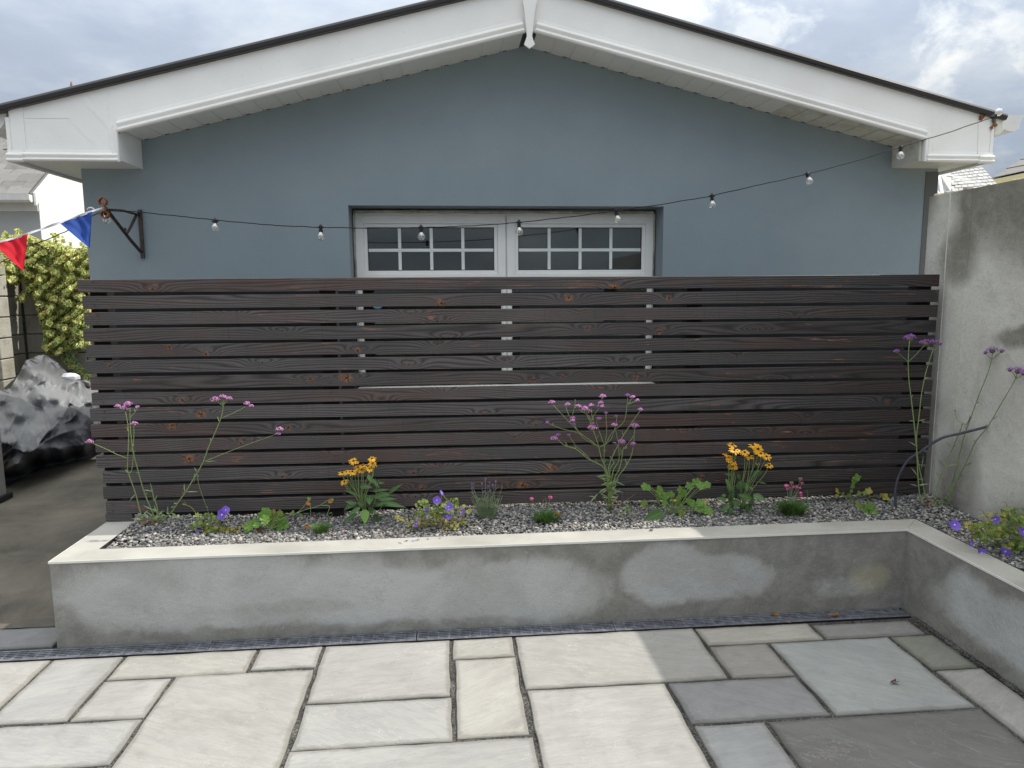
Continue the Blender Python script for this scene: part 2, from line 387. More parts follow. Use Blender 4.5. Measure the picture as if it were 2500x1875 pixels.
def wood_mat(i):
    z1 = 1.670 - .0824 * i
    ks = [k_ for k_ in KL if z1 - .076 < k_[1] < z1 + .004]
    rg = random.Random(i * 7 + 3); ox, oz = rg.uniform(0, 50), rg.uniform(0, 20); tone = rg.uniform(.82, 1.18); redd = rg.choice((0, .3, .5, .8))
    if i in (0, 4, 9, 10): redd = 1.0
    def fn(t):
        o = t.obj(); so = t.n('ShaderNodeSeparateXYZ', None, i0=o); X, Z = so.outputs[0], so.outputs[2]
        off = t.vm('ADD', o, (ox, 0, oz))
        wrp = t.m('MULTIPLY', t.m('SUBTRACT', t.noise(t.scale(off, 26, 1, 26), 1, 3, .6), .5), .012)
        kd, gl, heat = 1.0, 0.0, 0.0
        for (kx, kz, kc) in ks:
            dx = t.m('SUBTRACT', t.m('ADD', X, wrp), kx); dz = t.m('SUBTRACT', t.m('ADD', Z, wrp), kz)
            el = .7 if kc >= 1.8 else 1.0
            d2 = t.m('ADD', t.m('POWER', t.m('ABSOLUTE', t.m('MULTIPLY', dx, el * 1.0)), 2), t.m('POWER', t.m('ABSOLUTE', t.m('MULTIPLY', dz, 1.25 * (.75 if kc > 1 else 1))), 2))
            d = t.m('SQRT', d2); kd = t.m('MINIMUM', kd, d)
            w_ = t.m('ADD', t.m('POWER', t.m('DIVIDE', dx, .075), 2), t.m('POWER', t.m('DIVIDE', dz, .024), 2))
            gl = t.m('ADD', gl, t.m('MULTIPLY', t.m('POWER', 2.718, t.m('MULTIPLY', w_, -1.0)), 3.2))
            heat = t.m('MAXIMUM', heat, t.m('MULTIPLY', t.step(d, .014 + .009 * kc, .003), min(.95, .15 + kc * .36)))
        g = t.noise(t.scale(off, .6, 1, 7.0), 1.15, 2, .45, .0)
        g2 = t.noise(t.scale(off, 3.5, 1, 70.0), 1.0, 4, .6)
        ringv = t.m('ADD', t.m('ADD', t.m('MULTIPLY', g, 13.0), gl), t.m('MULTIPLY', Z, 95.0 if i % 3 else 60.0))
        sn = t.m('ADD', t.m('MULTIPLY', t.m('SINE', t.m('MULTIPLY', ringv, 6.283)), .5), .5)
        ring = t.m('POWER', sn, .55)
        fine = t.noise(t.scale(off, 9, 1, 280.0), 1.0, 3, .6); big = t.noise(off, 1.3, 4, .6); saw = t.noise(t.scale(off, 70, 1, 1.5), 1.0, 2, .5)
        rd = t.m('MULTIPLY', t.step(big, .40, .62), redd)
        dark = t.mix(rd, (.018, .016, .016), (.032, .020, .017))
        lite = t.mix(rd, (.128 * tone, .116 * tone, .113 * tone), (.135 * tone, .090 * tone, .078 * tone))
        shade = t.m('MULTIPLY', ring, t.step(t.noise(off, 2.2, 3), .25, .7, .55, 1.0))
        c = t.mix(t.m('ADD', t.m('MULTIPLY', shade, .66), t.m('MULTIPLY', g2, .22)), dark, lite)
        c = t.mix(t.m('MULTIPLY', t.step(fine, .54, .72), .38), c, (.014, .012, .013))
        c = t.mix(t.m('MULTIPLY', t.step(saw, .60, .72), .22), c, (.02, .018, .018))
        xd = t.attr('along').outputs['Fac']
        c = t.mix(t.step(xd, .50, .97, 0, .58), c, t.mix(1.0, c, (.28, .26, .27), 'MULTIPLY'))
        bare = t.noise(t.scale(off, 2.6, 1, 14), 1.3, 5, .7, .8)
        c = t.mix(t.m('MULTIPLY', t.m('MULTIPLY', t.step(bare, .57 if i in (0, 12) else .61, .68), t.step(sn, .3, .7)), .75), c, (.27, .12, .06))
        kc_ = t.mix(t.step(t.noise(t.scale(off, 80, 1, 50), 1, 3), .40, .58), (.035, .018, .012), (.30, .125, .05))
        c = t.mix(heat, c, kc_)
        c = t.mix(t.step(kd, .0065, .003), c, (.010, .007, .006))
        t.out(c, rough=.50, bump=t.m('ADD', t.m('MULTIPLY', sn, .5), t.m('MULTIPLY', fine, .5)), bs=.6, bd=.0025, spec=.4)
    return fn
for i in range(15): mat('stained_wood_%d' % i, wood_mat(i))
MATS['stained_wood'] = MATS['stained_wood_14']
mat('post_wood', color=(.012, .011, .012), rough=.75, ns=20)

def m_stone(t):
    r = t.n('ShaderNodeNewGeometry').outputs['Random Per Island']; p = t.pos()
    c = t.ramp(r, [(0, (.10, .10, .105)), (.24, (.17, .175, .18)), (.46, (.25, .255, .255)), (.54, (.23, .185, .145)), (.64, (.40, .40, .385)), (.80, (.33, .35, .345)), (.90, (.52, .47, .41)), (1, (.66, .65, .61))])
    n = t.noise(p, 240, 3, .6)
    c = t.mix(t.m('MULTIPLY', n, .9), c, t.mix(1.0, c, (.52, .49, .46), 'MULTIPLY'))
    t.out(c, rough=.7, spec=.35)
mat('pebble', m_stone)
mat('gravel_bed', color=(.05, .048, .044), rough=.95, ns=60, lo=.3)
mat('grate', color=(.19, .20, .23), rough=.40, spec=.6, ns=30, lo=.5)
mat('channel', color=(.008, .008, .009), rough=.9)
def m_steel(t):
    p = t.obj(); n = t.noise(p, 60, 5, .7)
    t.out(t.ramp(n, [(.35, (.03, .025, .024)), (.55, (.075, .065, .06)), (.68, (.16, .08, .045)), (.8, (.38, .36, .34))]), rough=.55, metal=.35, bump=n, bs=.4, bd=.002)
mat('old_iron', m_steel)
mat('rust', color=(.33, .12, .045), rough=.85, ns=60, lo=.35)
mat('flag_blue', color=(.025, .075, .33), rough=.75, trans=.18, lo=.85, ns=8)
mat('flag_red', color=(.62, .012, .03), rough=.75, trans=.22, lo=.85, ns=8)
mat('ribbon', color=(.72, .73, .78), rough=.7, trans=.15)

def leafmat(name, a, b, trans=.3, rough=.5, veins=False):
    def fn(t):
        r = t.n('ShaderNodeNewGeometry').outputs['Random Per Island']
        n = t.noise(t.obj(), 45, 3)
        c = t.mix(t.m('ADD', t.m('MULTIPLY', r, .7), t.m('MULTIPLY', n, .4)), a, b)
        if veins:
            e = t.attr('mid').outputs['Fac']; c = t.mix(t.step(e, .78, .98, 0, .45), c, (.22, .30, .13))
        t.out(c, rough=rough, trans=trans, spec=.35)
    mat(name, fn)
leafmat('stem_green', (.19, .28, .09), (.30, .39, .15), .15)
leafmat('stem_purple', (.10, .13, .05), (.15, .13, .07), .15)
leafmat('leaf_rudbeckia', (.055, .13, .04), (.10, .20, .06), .28, .45, True)
leafmat('leaf_bright', (.12, .26, .045), (.22, .38, .08), .35, .45, True)
leafmat('leaf_geranium', (.08, .15, .04), (.30, .38, .09), .3)
leafmat('leaf_yellow', (.32, .33, .06), (.48, .42, .10), .3)
leafmat('leaf_grey', (.20, .28, .15), (.34, .43, .26), .25)
leafmat('leaf_grass', (.045, .11, .02), (.10, .20, .04), .2)
leafmat('leaf_dry', (.22, .14, .07), (.36, .25, .13), .2)
leafmat('petal_verbena', (.50, .16, .52), (.86, .42, .76), .3)
leafmat('petal_purple', (.24, .07, .36), (.46, .18, .60), .25)
leafmat('petal_violet', (.20, .10, .62), (.30, .18, .80), .3)
leafmat('petal_lavender', (.18, .10, .30), (.34, .22, .46), .25)
leafmat('petal_yellow', (.80, .38, .015), (.92, .55, .04), .25)
leafmat('petal_orange', (.75, .22, .02), (.85, .36, .06), .25)
leafmat('petal_pink', (.68, .12, .34), (.80, .25, .46), .25)
leafmat('petal_brown', (.22, .14, .09), (.34, .22, .14), .2)
leafmat('cone_dark', (.025, .012, .008), (.05, .022, .012), 0)
mat('flower_eye', color=(.75, .68, .72), rough=.6)
def m_ivy(t):
    e = t.attr('mid').outputs['Fac']; r = t.n('ShaderNodeNewGeometry').outputs['Random Per Island']; n = t.noise(t.pos(), 60, 2)
    gr = t.mix(r, (.07, .15, .03), (.16, .26, .07)); ye = t.mix(r, (.56, .56, .14), (.80, .78, .32))
    c = t.mix(t.step(t.m('ADD', t.m('ADD', e, t.m('MULTIPLY', t.m('SUBTRACT', n, .5), 1.1)), t.m('MULTIPLY', t.m('SUBTRACT', t.m('FRACT', t.m('MULTIPLY', r, 17.0)), .5), .9)), .30, .62), ye, gr)
    c = t.mix(t.step(r, .965, .98), c, (.30, .10, .04))
    t.out(c, rough=.42, trans=.22, spec=.4)
mat('ivy_leaf', m_ivy)

def m_block(t):
    p = t.pos(); r = t.orand(); n = t.noise(p, 30, 5, .7); b = t.noise(p, 3, 4)
    c = t.mix(r, (.30, .285, .24), (.40, .385, .335)); c = t.mix(t.step(b, .45, .7), c, (.26, .24, .19))
    c = t.mix(t.m('MULTIPLY', t.step(n, .55, .75), .5), c, (.12, .115, .10))
    t.out(c, rough=.95, bump=n, bs=.8, bd=.01, spec=.15)
mat('concrete_block', m_block)
mat('block_mortar', color=(.17, .16, .135), rough=.95, ns=40, lo=.5)
def tarp_mat(lo, hi, met):
    def fn(t):
        p = t.pos(); a = t.noise(p, 16, 5, .65, .8); v = t.voro(t.vm('ADD', p, t.vm('MULTIPLY', t.noise(p, 6, 3, .5, 0, True), (.3, .3, .3))), 24, 'DISTANCE_TO_EDGE')
        c = t.mix(t.step(t.noise(p, 1.4, 3), .35, .65), lo, hi)
        t.out(c, rough=.42, bump=t.m('ADD', t.m('MULTIPLY', t.noise(p, 38, 4, .6, 1.0), .6), t.m('ADD', a, t.m('MULTIPLY', t.step(v, 0, .12), .15))), bs=.8, bd=.02, spec=.6, metal=met)
    return fn
mat('tarpaulin', tarp_mat((.13, .135, .145), (.235, .24, .25), .15))
mat('tarpaulin_black', tarp_mat((.045, .047, .056), (.085, .088, .10), .25))
mat('house_white', color=(.80, .79, .74), rough=.8, lo=.95, ns=2)
mat('house_grey', color=(.42, .43, .42), rough=.8, lo=.93, ns=2)
mat('gutter_white', color=(.76, .76, .74), rough=.3, spec=.5)
mat('fascia_cream', color=(.66, .60, .34), rough=.6)
def m_slates(t):
    r = t.orand(); p = t.pos(); n = t.noise(p, 8, 4)
    c = t.mix(r, (.17, .165, .16), (.24, .235, .225)); c = t.mix(t.m('MULTIPLY', t.step(n, .5, .75), .5), c, (.10, .095, .085))
    c = t.mix(t.step(t.noise(p, 5.5, 2), .70, .72), c, (.04, .035, .02))
    t.out(c, rough=.75, spec=.25)
mat('roof_slate_grey', m_slates)
def m_slates_w(t):
    r = t.orand(); p = t.pos(); n = t.noise(p, 5, 4)
    c = t.mix(r, (.33, .335, .325), (.42, .42, .41)); c = t.mix(t.step(t.noise(p, 4.5, 2), .68, .70), c, (.07, .06, .03))
    t.out(c, rough=.7, spec=.3)
mat('roof_slate_pale', m_slates_w)
mat('gate_grey', color=(.33, .32, .29), rough=.5)
mat('gate_foot', color=(.02, .02, .022), rough=.6)
mat('dead_leaf', color=(.38, .18, .06), rough=.75, ns=60, lo=.5, trans=.2)
mat('dead_leaf_dark', color=(.13, .055, .03), rough=.8, ns=60, lo=.5)
def m_pipe(t):
    p = t.obj(); n = t.noise(p, 70, 4, .7)
    t.out(t.ramp(n, [(.35, (.05, .053, .065)), (.65, (.085, .09, .11)), (.8, (.26, .27, .30))]), rough=.55)
mat('conduit', m_pipe)
mat('plaster', color=(.68, .62, .50), rough=.9, ns=50, lo=.6)

# ================================================================== GROUND
mb = MB(); mb.quad((-150, -150, -.14), (150, -150, -.14), (150, 250, -.14), (-150, 250, -.14))
part('ground', mb, 'soil', kind='structure')
mb = MB()
nx, ny = 60, 60
X0, X1, Y0, Y1 = -9.0, -1.6, 3.47, 14.0
for j in range(ny + 1):
    for i in range(nx + 1):
        x = X0 + (X1 - X0) * i / nx; y = Y0 + (Y1 - Y0) * j / ny
        mb.v.append(Vector((x, y, .006 * math.sin(x * 2.1 + y) * math.sin(y * 1.7) - .006)))
for j in range(ny):
    for i in range(nx):
        a = j * (nx + 1) + i; mb.face((a, a + 1, a + nx + 2, a + nx + 1))
mb.smooth = True
part('asphalt_lane', mb, 'asphalt', kind='structure')
mb = MB(); mb.box(-1.6, 3.4, 3.9, 14, -.13, -.004)
part('passage_floor', mb, 'asphalt', kind='structure')

# ---- patio: bed of dark jointing mortar with a slab for every stone
patio_mb = MB(); nx, ny = 10, 10
patio_mb.box(-7, 2.27, -4.0, 3.135, -.12, -.009)
patio = part('patio', patio_mb, 'mortar', kind='structure')

def slab(x0, x1, y0, y1, color, j=.0080, parent=None, z=0.0):
    x0 += j + rnd(-.002, .002); x1 -= j + rnd(-.002, .002); y0 += j * .8; y1 -= j * .8
    def ring(ins, amp, zz):
        out = []
        ax, bx, ay, by = x0 + ins, x1 - ins, y0 + ins, y1 - ins
        L = [((ax, ay), (bx, ay)), ((bx, ay), (bx, by)), ((bx, by), (ax, by)), ((ax, by), (ax, ay))]
        for (p, q) in L:
            k = max(3, int(max(abs(q[0] - p[0]), abs(q[1] - p[1])) / .035))
            for i in range(k):
                f = i / k; c = .004 if i == 0 else 0
                out.append((p[0] + (q[0] - p[0]) * f, p[1] + (q[1] - p[1]) * f))
        return out
    base = ring(0, 0, 0); n = len(base)
    cx, cy = (x0 + x1) / 2, (y0 + y1) / 2
    wob = [rnd(-.0035, .0035) for _ in base]; wob = [(wob[i - 1] + wob[i] * 2 + wob[(i + 1) % n]) / 3 for i in range(n)]
    mb = MB(); edge = []
    def put(ins, zz, e, extra=0):
        for i, (x, y) in enumerate(base):
            dx = 1 if x < cx else -1; dy = 1 if y < cy else -1
            fx = min(1, abs(x - (x0 if x < cx else x1)) / .0001); fy = min(1, abs(y - (y0 if y < cy else y1)) / .0001)
            onx = abs(x - x0) < 1e-6 or abs(x - x1) < 1e-6; ony = abs(y - y0) < 1e-6 or abs(y - y1) < 1e-6
            s_ = ins + wob[i] + extra * rnd(.2, 1)
            # inner rings scale towards the centre so corners stay tidy
            X = cx + (x - cx) * max(0, (abs(x0 - x1) / 2 - s_) / (abs(x0 - x1) / 2)); Y = cy + (y - cy) * max(0, (abs(y0 - y1) / 2 - s_) / (abs(y0 - y1) / 2))
            mb.v.append(Vector((X, Y, z + zz))); edge.append(e)
    put(0, -.03, 1); put(0.0005, -.0045, 1); put(.0035, -.0008, 1); put(.018, 0, .55); put(.04, .0004, 0)
    for r_ in range(4):
        for i in range(n):
            a = r_ * n + i; b = r_ * n + (i + 1) % n; mb.face((a, b, b + n, a + n))
    mb.face([4 * n + i for i in range(n)])
    mb.a['edge'] = edge
    o = part('slab', mb, 'sandstone', parent or patio); o.color = tuple(color) + (1,); o.rotation_euler = (rnd(-.0015, .0015), rnd(-.0015, .0015), 0) if False else (0, 0, 0)
    return o
YE = 3.133
pale = (.43, .427, .412); warm = (.44, .432, .408); cool = (.42, .42, .41); mid = (.27, .27, .27)
S = [(-2.62, -1.765, 2.64, YE, warm), (-1.765, -1.455, 2.64, YE, cool), (-1.455, -.88, 2.925, YE, warm), (-.88, -.59, 2.945, YE, pale),
     (-1.455, -1.175, 2.635, 2.925, pale), (-1.175, -.59, 2.06, 2.935, (.42, .415, .395)), (-2.03, -1.175, 2.36, 2.635, cool), (-.59, -.012, 2.665, YE, pale),
     (-.59, -.005, 2.375, 2.665, cool), (-.012, .275, 2.95, YE, warm), (-.005, .275, 2.385, 2.95, warm), (.275, 1.14, 2.68, YE, (.41, .405, .385)),
     (.285, .865, 1.81, 2.68, pale), (-.59, .285, 2.09, 2.38, cool), (1.14, 1.705, 2.955, YE - .01, (.47, .455, .41)), (1.705, 2.20, 2.955, YE - .03, (.29, .29, .285)),
     (1.14, 1.425, 2.675, 2.955, (.34, .325, .305)), (1.425, 2.005, 2.385, 2.955, (.40, .42, .415)), (2.005, 2.225, 2.655, 2.955, (.25, .26, .225)),
     (2.015, 2.235, 1.80, 2.655, (.42, .42, .40)), (.865, 1.425, 2.39, 2.675, (.30, .305, .31)), (.87, 1.155, 1.80, 2.385, (.40, .41, .41)),
     (1.155, 2.015, 1.80, 2.385, (.205, .20, .196)),
     (-2.90, -2.03, 2.06, 2.635, pale), (-2.03, -1.175, 1.50, 2.36, warm), (-1.175, -.59, 1.50, 2.06, cool), (-.59, .285, 1.50, 2.09, pale),
     (.285, .865, 1.50, 1.81, warm), (.865, 1.43, 1.50, 1.80, cool), (1.43, 2.235, 1.50, 1.80, mid), (-3.6, -2.62, 2.64, YE, pale), (-4.5, -3.6, 2.64, YE, cool)]
for s_ in S: slab(*s_[:4], s_[4])
for (ya, yb) in ((.93, 1.5), (.36, .93), (-.2, .36), (-.8, -.2), (-1.4, -.8), (-2.2, -1.4)):
    x = -4.0 + rnd(0, .3)
    while x < 2.2:
        w_ = random.choice((.29, .58, .87)); x2 = min(x + w_, 2.235)
        if x2 - x > .1: slab(x, x2, ya, yb, random.choice((pale, warm, cool, mid)))
        x = x2
kmb = MB(); kmb.box(-5.2, -1.822, 3.25, 3.462, -.1, -.02)
kerb = part('kerb', kmb, 'mortar', kind='structure')
slab(-2.75, -1.822, 3.25, 3.465, (.27, .275, .285), parent=kerb); slab(-3.65, -2.75, 3.25, 3.465, (.29, .29, .29), parent=kerb); slab(-4.6, -3.65, 3.25, 3.465, (.27, .275, .28), parent=kerb)

# ---- drain channel along the foot of the planter
dr = thing('drain_channel', 'long dark slotted drain channel running along the foot of the grey planter wall', 'drain', (0, 3.185, -.06))
mb = MB(); mb.box(-5.2, 2.25, 3.137, 3.236, -.10, -.055); mb.box(-5.2, 2.25, 3.137, 3.1415, -.055, -.003); mb.box(-5.2, 2.25, 3.2315, 3.236, -.055, -.003)
part('trough', mb, 'channel', dr)
def grate(x0, x1):
    mb = MB(); y0, y1 = 3.143, 3.230; n = 6
    for i in range(n):
        y = y0 + (y1 - y0 - .007) * i / (n - 1); mb.box(x0 + .002, x1 - .002, y, y + .0065 + (.003 if i in (0, n - 1) else 0) * (1 if i else 1), -.022, -.0035 + (0.0015 if i in (0, n - 1) else 0))
    k = int((x1 - x0) / .047)
    for i in range(k + 1):
        x = x0 + .003 + (x1 - x0 - .011) * i / k; mb.box(x, x + .0055, y0 + .001, y1 - .001, -.020, -.0050)
    part('grate', mb, 'grate', dr)
for a, b in ((-4.87, -3.93), (-3.93, -2.99), (-2.99, -2.052), (-2.052, -1.112), (-1.112, -.173), (-.173, .766), (.766, 1.705), (1.705, 2.24)): grate(a, b)

# ================================================================== PLANTER
pl = thing('planter', 'long low grey rendered planter wall turning the corner, damp patches on its face', 'planter', (0, 3.31, 0))
ZC = .405
mb = MB(); mb.box(-1.800, 2.405, 3.240, 3.385, -.1, ZC - .010); part('front_wall', mb, 'render_front', pl)
mb = MB(); mb.box(-1.800, -1.655, 3.3853, 3.92, -.1, ZC - .010); part('end_wall', mb, 'render_front', pl)
mb = MB(); mb.box(2.262, 2.405, -1.0, 3.2397, -.1, ZC - .010); part('wing_wall', mb, 'render_wing', pl)
def coping(poly, name='coping'):
    mb = MB(); mb.prism([(x, y, ZC - .010) for x, y in poly], (0, 0, .0115)); return part(name, mb, 'coping_render', pl, bevel=.0015)
coping([(-1.802, 3.2385), (2.2615, 3.2385), (2.405, 3.387), (-1.6535, 3.387)])
coping([(-1.802, 3.2392), (-1.654, 3.3875), (-1.654, 3.92), (-1.802, 3.92)])
coping([(2.262, 3.2380), (2.262, -1.0), (2.406, -1.0), (2.4055, 3.3865)])
mb = MB(); mb.box(-1.8035, 2.262, 3.2355, 3.2382, ZC - .007, ZC + .0028); part('edge_bead', mb, 'bead_white', pl)
mb = MB(); mb.box(2.2588, 2.2618, -1.0, 3.2352, ZC - .007, ZC + .0028); part('edge_bead', mb, 'bead_white', pl)
mb = MB(); mb.box(-1.8045, -1.8022, 3.2385, 3.92, ZC - .007, ZC + .0028); part('edge_bead', mb, 'bead_white', pl)
mb = MB(); mb.box(-1.653, -1.650, 3.39, 3.80, ZC - .012, ZC + .0035); part('edge_bead', mb, 'dark_trim', pl)
mb = MB(); mb.box(2.4063, 2.409, -1.0, 3.39, ZC - .012, ZC + .003); part('edge_bead', mb, 'dark_trim', pl)
# strip of mortar fillet along the right wing
mb = MB(); pts = []
y = 3.12
while y > 1.0:
    mb.ball((2.248 + rnd(-.004, .004), y, -.004), rnd(.011, .018), 6, 4, (1, 1.4, .55)); y -= .018
part('mortar_fillet', mb, 'mortar', pl)

# ---- gravel bed: ground of the bed and thousands of chippings
def gz(x, y):
    """height of the gravel surface"""
    h = .392 + .010 * math.sin(x * 3.1 + 1) * math.sin(y * 9) + .03 * max(0, min(1, (y - 3.45) / .25)) * (.6 + .4 * math.sin(x * 2.3))
    h += .03 * max(0, min(1, (x - 2.35) / .25)) * max(0, min(1, (y - 3.1) / .4))
    return h
mb = MB(); nx, ny = 90, 8
for j in range(ny + 1):
    for i in range(nx + 1):
        x = -1.652 + (2.715 + 1.652) * i / nx; y = 3.386 + (3.90 - 3.386) * j / ny; mb.v.append(Vector((x, y, gz(x, y) - .012)))
for j in range(ny):
    for i in range(nx):
        a = j * (nx + 1) + i; mb.face((a, a + 1, a + nx + 2, a + nx + 1))
mb.box(2.41, 2.715, -1, 3.3855, .2, gz(2.5, 3.0) - .012)
part('planting_bed', mb, 'gravel_bed', kind='structure')

def pebbles():
    phi = (1 + 5 ** .5) / 2
    V = np.array([(-1, phi, 0), (1, phi, 0), (-1, -phi, 0), (1, -phi, 0), (0, -1, phi), (0, 1, phi), (0, -1, -phi), (0, 1, -phi), (phi, 0, -1), (phi, 0, 1), (-phi, 0, -1), (-phi, 0, 1)], float)
    V /= np.linalg.norm(V[0])
    Fc = np.array([(0, 11, 5), (0, 5, 1), (0, 1, 7), (0, 7, 10), (0, 10, 11), (1, 5, 9), (5, 11, 4), (11, 10, 2), (10, 7, 6), (7, 1, 8), (3, 9, 4), (3, 4, 2), (3, 2, 6), (3, 6, 8), (3, 8, 9), (4, 9, 5), (2, 4, 11), (6, 2, 10), (8, 6, 7), (9, 8, 1)])
    rs = np.random.RandomState(3); P = []
    for layer in range(2):
        for (x0, x1, y0, y1) in ((-1.645, 2.71, 3.392, 3.86), (2.413, 2.712, 1.6, 3.392)):
            stp = .0128
            gx, gy = np.meshgrid(np.arange(x0, x1, stp), np.arange(y0, y1, stp))
            n = gx.size; xs = gx.ravel() + rs.uniform(-.5, .5, n) * stp; ys = gy.ravel() + rs.uniform(-.5, .5, n) * stp
            keep = (xs > x0) & (xs < x1) & (ys > y0)
            if layer: keep &= rs.rand(n) < .45
            for x, y in zip(xs[keep], ys[keep]): P.append((x, y, gz(x, y) - .006 + layer * .006 + rs.uniform(-.002, .003)))
    P = np.array(P); n = len(P)
    size = rs.uniform(.0058, .0108, n) * np.where(rs.rand(n) < .06, 1.35, 1)
    sc3 = np.stack([size * rs.uniform(.8, 1.35, n), size * rs.uniform(.7, 1.0, n), size * rs.uniform(.4, .75, n)], 1)
    a = rs.uniform(0, 6.28, n); tlt = rs.uniform(-.6, .6, n)
    base = V[None] * (1 + rs.uniform(-.16, .16, (n, 12, 1))) * sc3[:, None, :]
    # tilt about x, then spin about z
    y_ = base[:, :, 1] * np.cos(tlt)[:, None] - base[:, :, 2] * np.sin(tlt)[:, None]; z_ = base[:, :, 1] * np.sin(tlt)[:, None] + base[:, :, 2] * np.cos(tlt)[:, None]; x_ = base[:, :, 0]
    xx = x_ * np.cos(a)[:, None] - y_ * np.sin(a)[:, None]; yy = x_ * np.sin(a)[:, None] + y_ * np.cos(a)[:, None]
    co = np.stack([xx, yy, z_], 2) + P[:, None, :]
    fc = (Fc[None] + (np.arange(n) * 12)[:, None, None]).reshape(-1, 3)
    me = bpy.data.meshes.new('gravel'); me.vertices.add(n * 12); me.vertices.foreach_set('co', co.ravel())
    me.loops.add(fc.size); me.loops.foreach_set('vertex_index', fc.ravel().astype(np.int32))
    me.polygons.add(len(fc)); me.polygons.foreach_set('loop_start', np.arange(0, fc.size, 3, dtype=np.int32)); me.polygons.foreach_set('loop_total', np.full(len(fc), 3, np.int32))
    me.materials.append(MATS['pebble']); me.update(calc_edges=True); me.validate()
    o = bpy.data.objects.new('gravel', me); col.objects.link(o)
    props(o, 'mixed grey and pale gravel chippings filling the planter bed', 'gravel', kind='stuff')
pebbles()

# ================================================================== RIGHT BOUNDARY WALL
bw = thing('boundary_wall', 'tall grey rendered boundary wall with damp patches at the right of the planter', 'wall', (2.82, 2.0, 0))
mb = MB(); mb.box(2.722, 2.94, -2.5, 3.90, -.1, 2.108); part('wall_body', mb, 'render_wall', bw)
mb = MB(); mb.box(2.7185, 2.7218, 3.726, 3.731, .3, 2.108); part('corner_bead', mb, 'bead_white', bw)
mb = MB(); mb.box(2.7198, 2.7218, 3.562, 3.570, .3, 2.108); part('render_joint', mb, 'render_wall', bw)
mb = MB()
for _ in range(150):
    y = rnd(3.2, 3.9); w_ = 1 if y > 3.55 else .45
    mb.ball((2.735 + abs(rnd(0, .15)), y, 2.108 + rnd(0, .012) * w_), rnd(.008, .024) * w_, 5, 3, (1, 1.5, .6))
part('crumbled_mortar', mb, 'plaster', bw)

# ================================================================== SLATTED SCREEN
fx0, fy0 = -1.838, 3.795
fr = thing('slatted_screen', 'dark stained slatted timber screen standing between the planter and the blue gable', 'fence', (fx0, fy0, 0), rz=math.atan2(-.104, 4.505))
FL = 4.506
for i in range(15):
    mb = MB(); z1 = 1.670 - .0824 * i; z0 = z1 - .0660 + rnd(-.0012, .0012); a = rnd(-.006, .010) if i else -.012; b = FL + rnd(-.012, .006)
    if i in (6, 7): a += .012
    if i >= 12: a += .03
    k = 24; al = []; z1 += rnd(-.001, .001)
    ph = rnd(0, 6)
    for s_ in range(k + 1):
        f = s_ / k; x = a + (b - a) * f; w = .0012 * math.sin(f * 9 + ph); zz1 = z1 + w; zz0 = z0 + w * .6
        for (yy, z) in ((0.0, zz0 + .002), (0.0, zz1 - .002), (.002, zz1), (.030, zz1), (.032, zz0), (.002, zz0)):
            mb.v.append(Vector((x, yy + .001 * math.sin(f * 5 + i), z))); al.append(f)
    for s_ in range(k):
        for j in range(6):
            A = s_ * 6 + j; B = s_ * 6 + (j + 1) % 6; mb.face((A, A + 6, B + 6, B))
    mb.face(range(6)); mb.face([k * 6 + j for j in reversed(range(6))])
    mb.a['along'] = al
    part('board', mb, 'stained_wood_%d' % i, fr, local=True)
for x in (.028, 1.175, 3.12, 4.40):
    mb = MB(); mb.box(x, x + .085, .0335, .11, .30, 1.665); part('post', mb, 'post_wood', fr, local=True, bevel=.003)
mb = MB()
for i in range(15):
    for x in (.07, 1.217, 3.162, 4.442):
        for dz in (.018, .048):
            xx = x + rnd(-.006, .006); z = 1.670 - .0824 * i - dz + rnd(-.003, .003)
            mb.prism([(xx + .0034 * math.cos(a_), -.0012, z + .0034 * math.sin(a_)) for a_ in [math.pi * k / 3 for k in range(6)]], (0, .003, 0))
part('screw_heads', mb, 'old_iron', fr, local=True, kind='stuff')
mb = MB(); mb.box(.028, .165, .003, .032, .405, .452); mb.a['along'] = [0] * 8; part('foot_block', mb, 'stained_wood', fr, local=True, bevel=.002)

# ================================================================== BLUE HOUSE
hs = thing('gabled_house', 'slate blue rendered gable with white fascia boards and a long white window', 'house', (.546, 4.6, 0))
XL, XR, YW, YB = -2.165, 3.257, 4.6, 7.35  # unseen depth kept short so the sun reaches the tarpaulin
wx0, wx1, wz0, wz1 = -.603, 1.400, .95, 2.130
def zroof(x, top=True):
    """underside line of the gable soffit at the wall"""
    return 3.10 - .2435 * abs(x - .533)
mb = MB()
T = .28; zs = 1.605
def wallpoly(poly, mi=0):
    mb.prism([(x, YW, z) for x, z in poly], (0, T, 0), mi)
# render above the dark plinth, pieces butted round the window opening
wallpoly([(XL, zs), (wx0, zs), (wx0, zroof(wx0)), (XL, zroof(XL))])
wallpoly([(wx0, wz1), (wx1, wz1), (wx1, zroof(wx1)), (.533, zroof(.533)), (wx0, zroof(wx0))])
wallpoly([(wx1, zs), (XR, zs), (XR, zroof(XR)), (wx1, zroof(wx1))])
wallpoly([(XL, -.1), (wx0, -.1), (wx0, zs), (XL, zs)], 1)
wallpoly([(wx0, -.1), (wx1, -.1), (wx1, wz0), (wx0, wz0)], 1)
wallpoly([(wx1, -.1), (XR, -.1), (XR, zs), (wx1, zs)], 1)
part('front_wall', mb, ('blue_paint', 'black_paint'), hs)
mb = MB(); mb.box(XL, XL + T, YW + T, YB, -.1, 2.44); mb.box(XR - T, XR, YW + T, YB, -.1, 2.44)
mb.box(XL + T, XR - T, YB - T, YB, -.1, 2.44); part('side_wall', mb, 'blue_paint', hs)
mb = MB(); mb.box(XR - .085, XR + .003, YW - .004, YW - .0005, 1.2, 2.36); part('corner_strip', mb, 'panel_grey', hs)
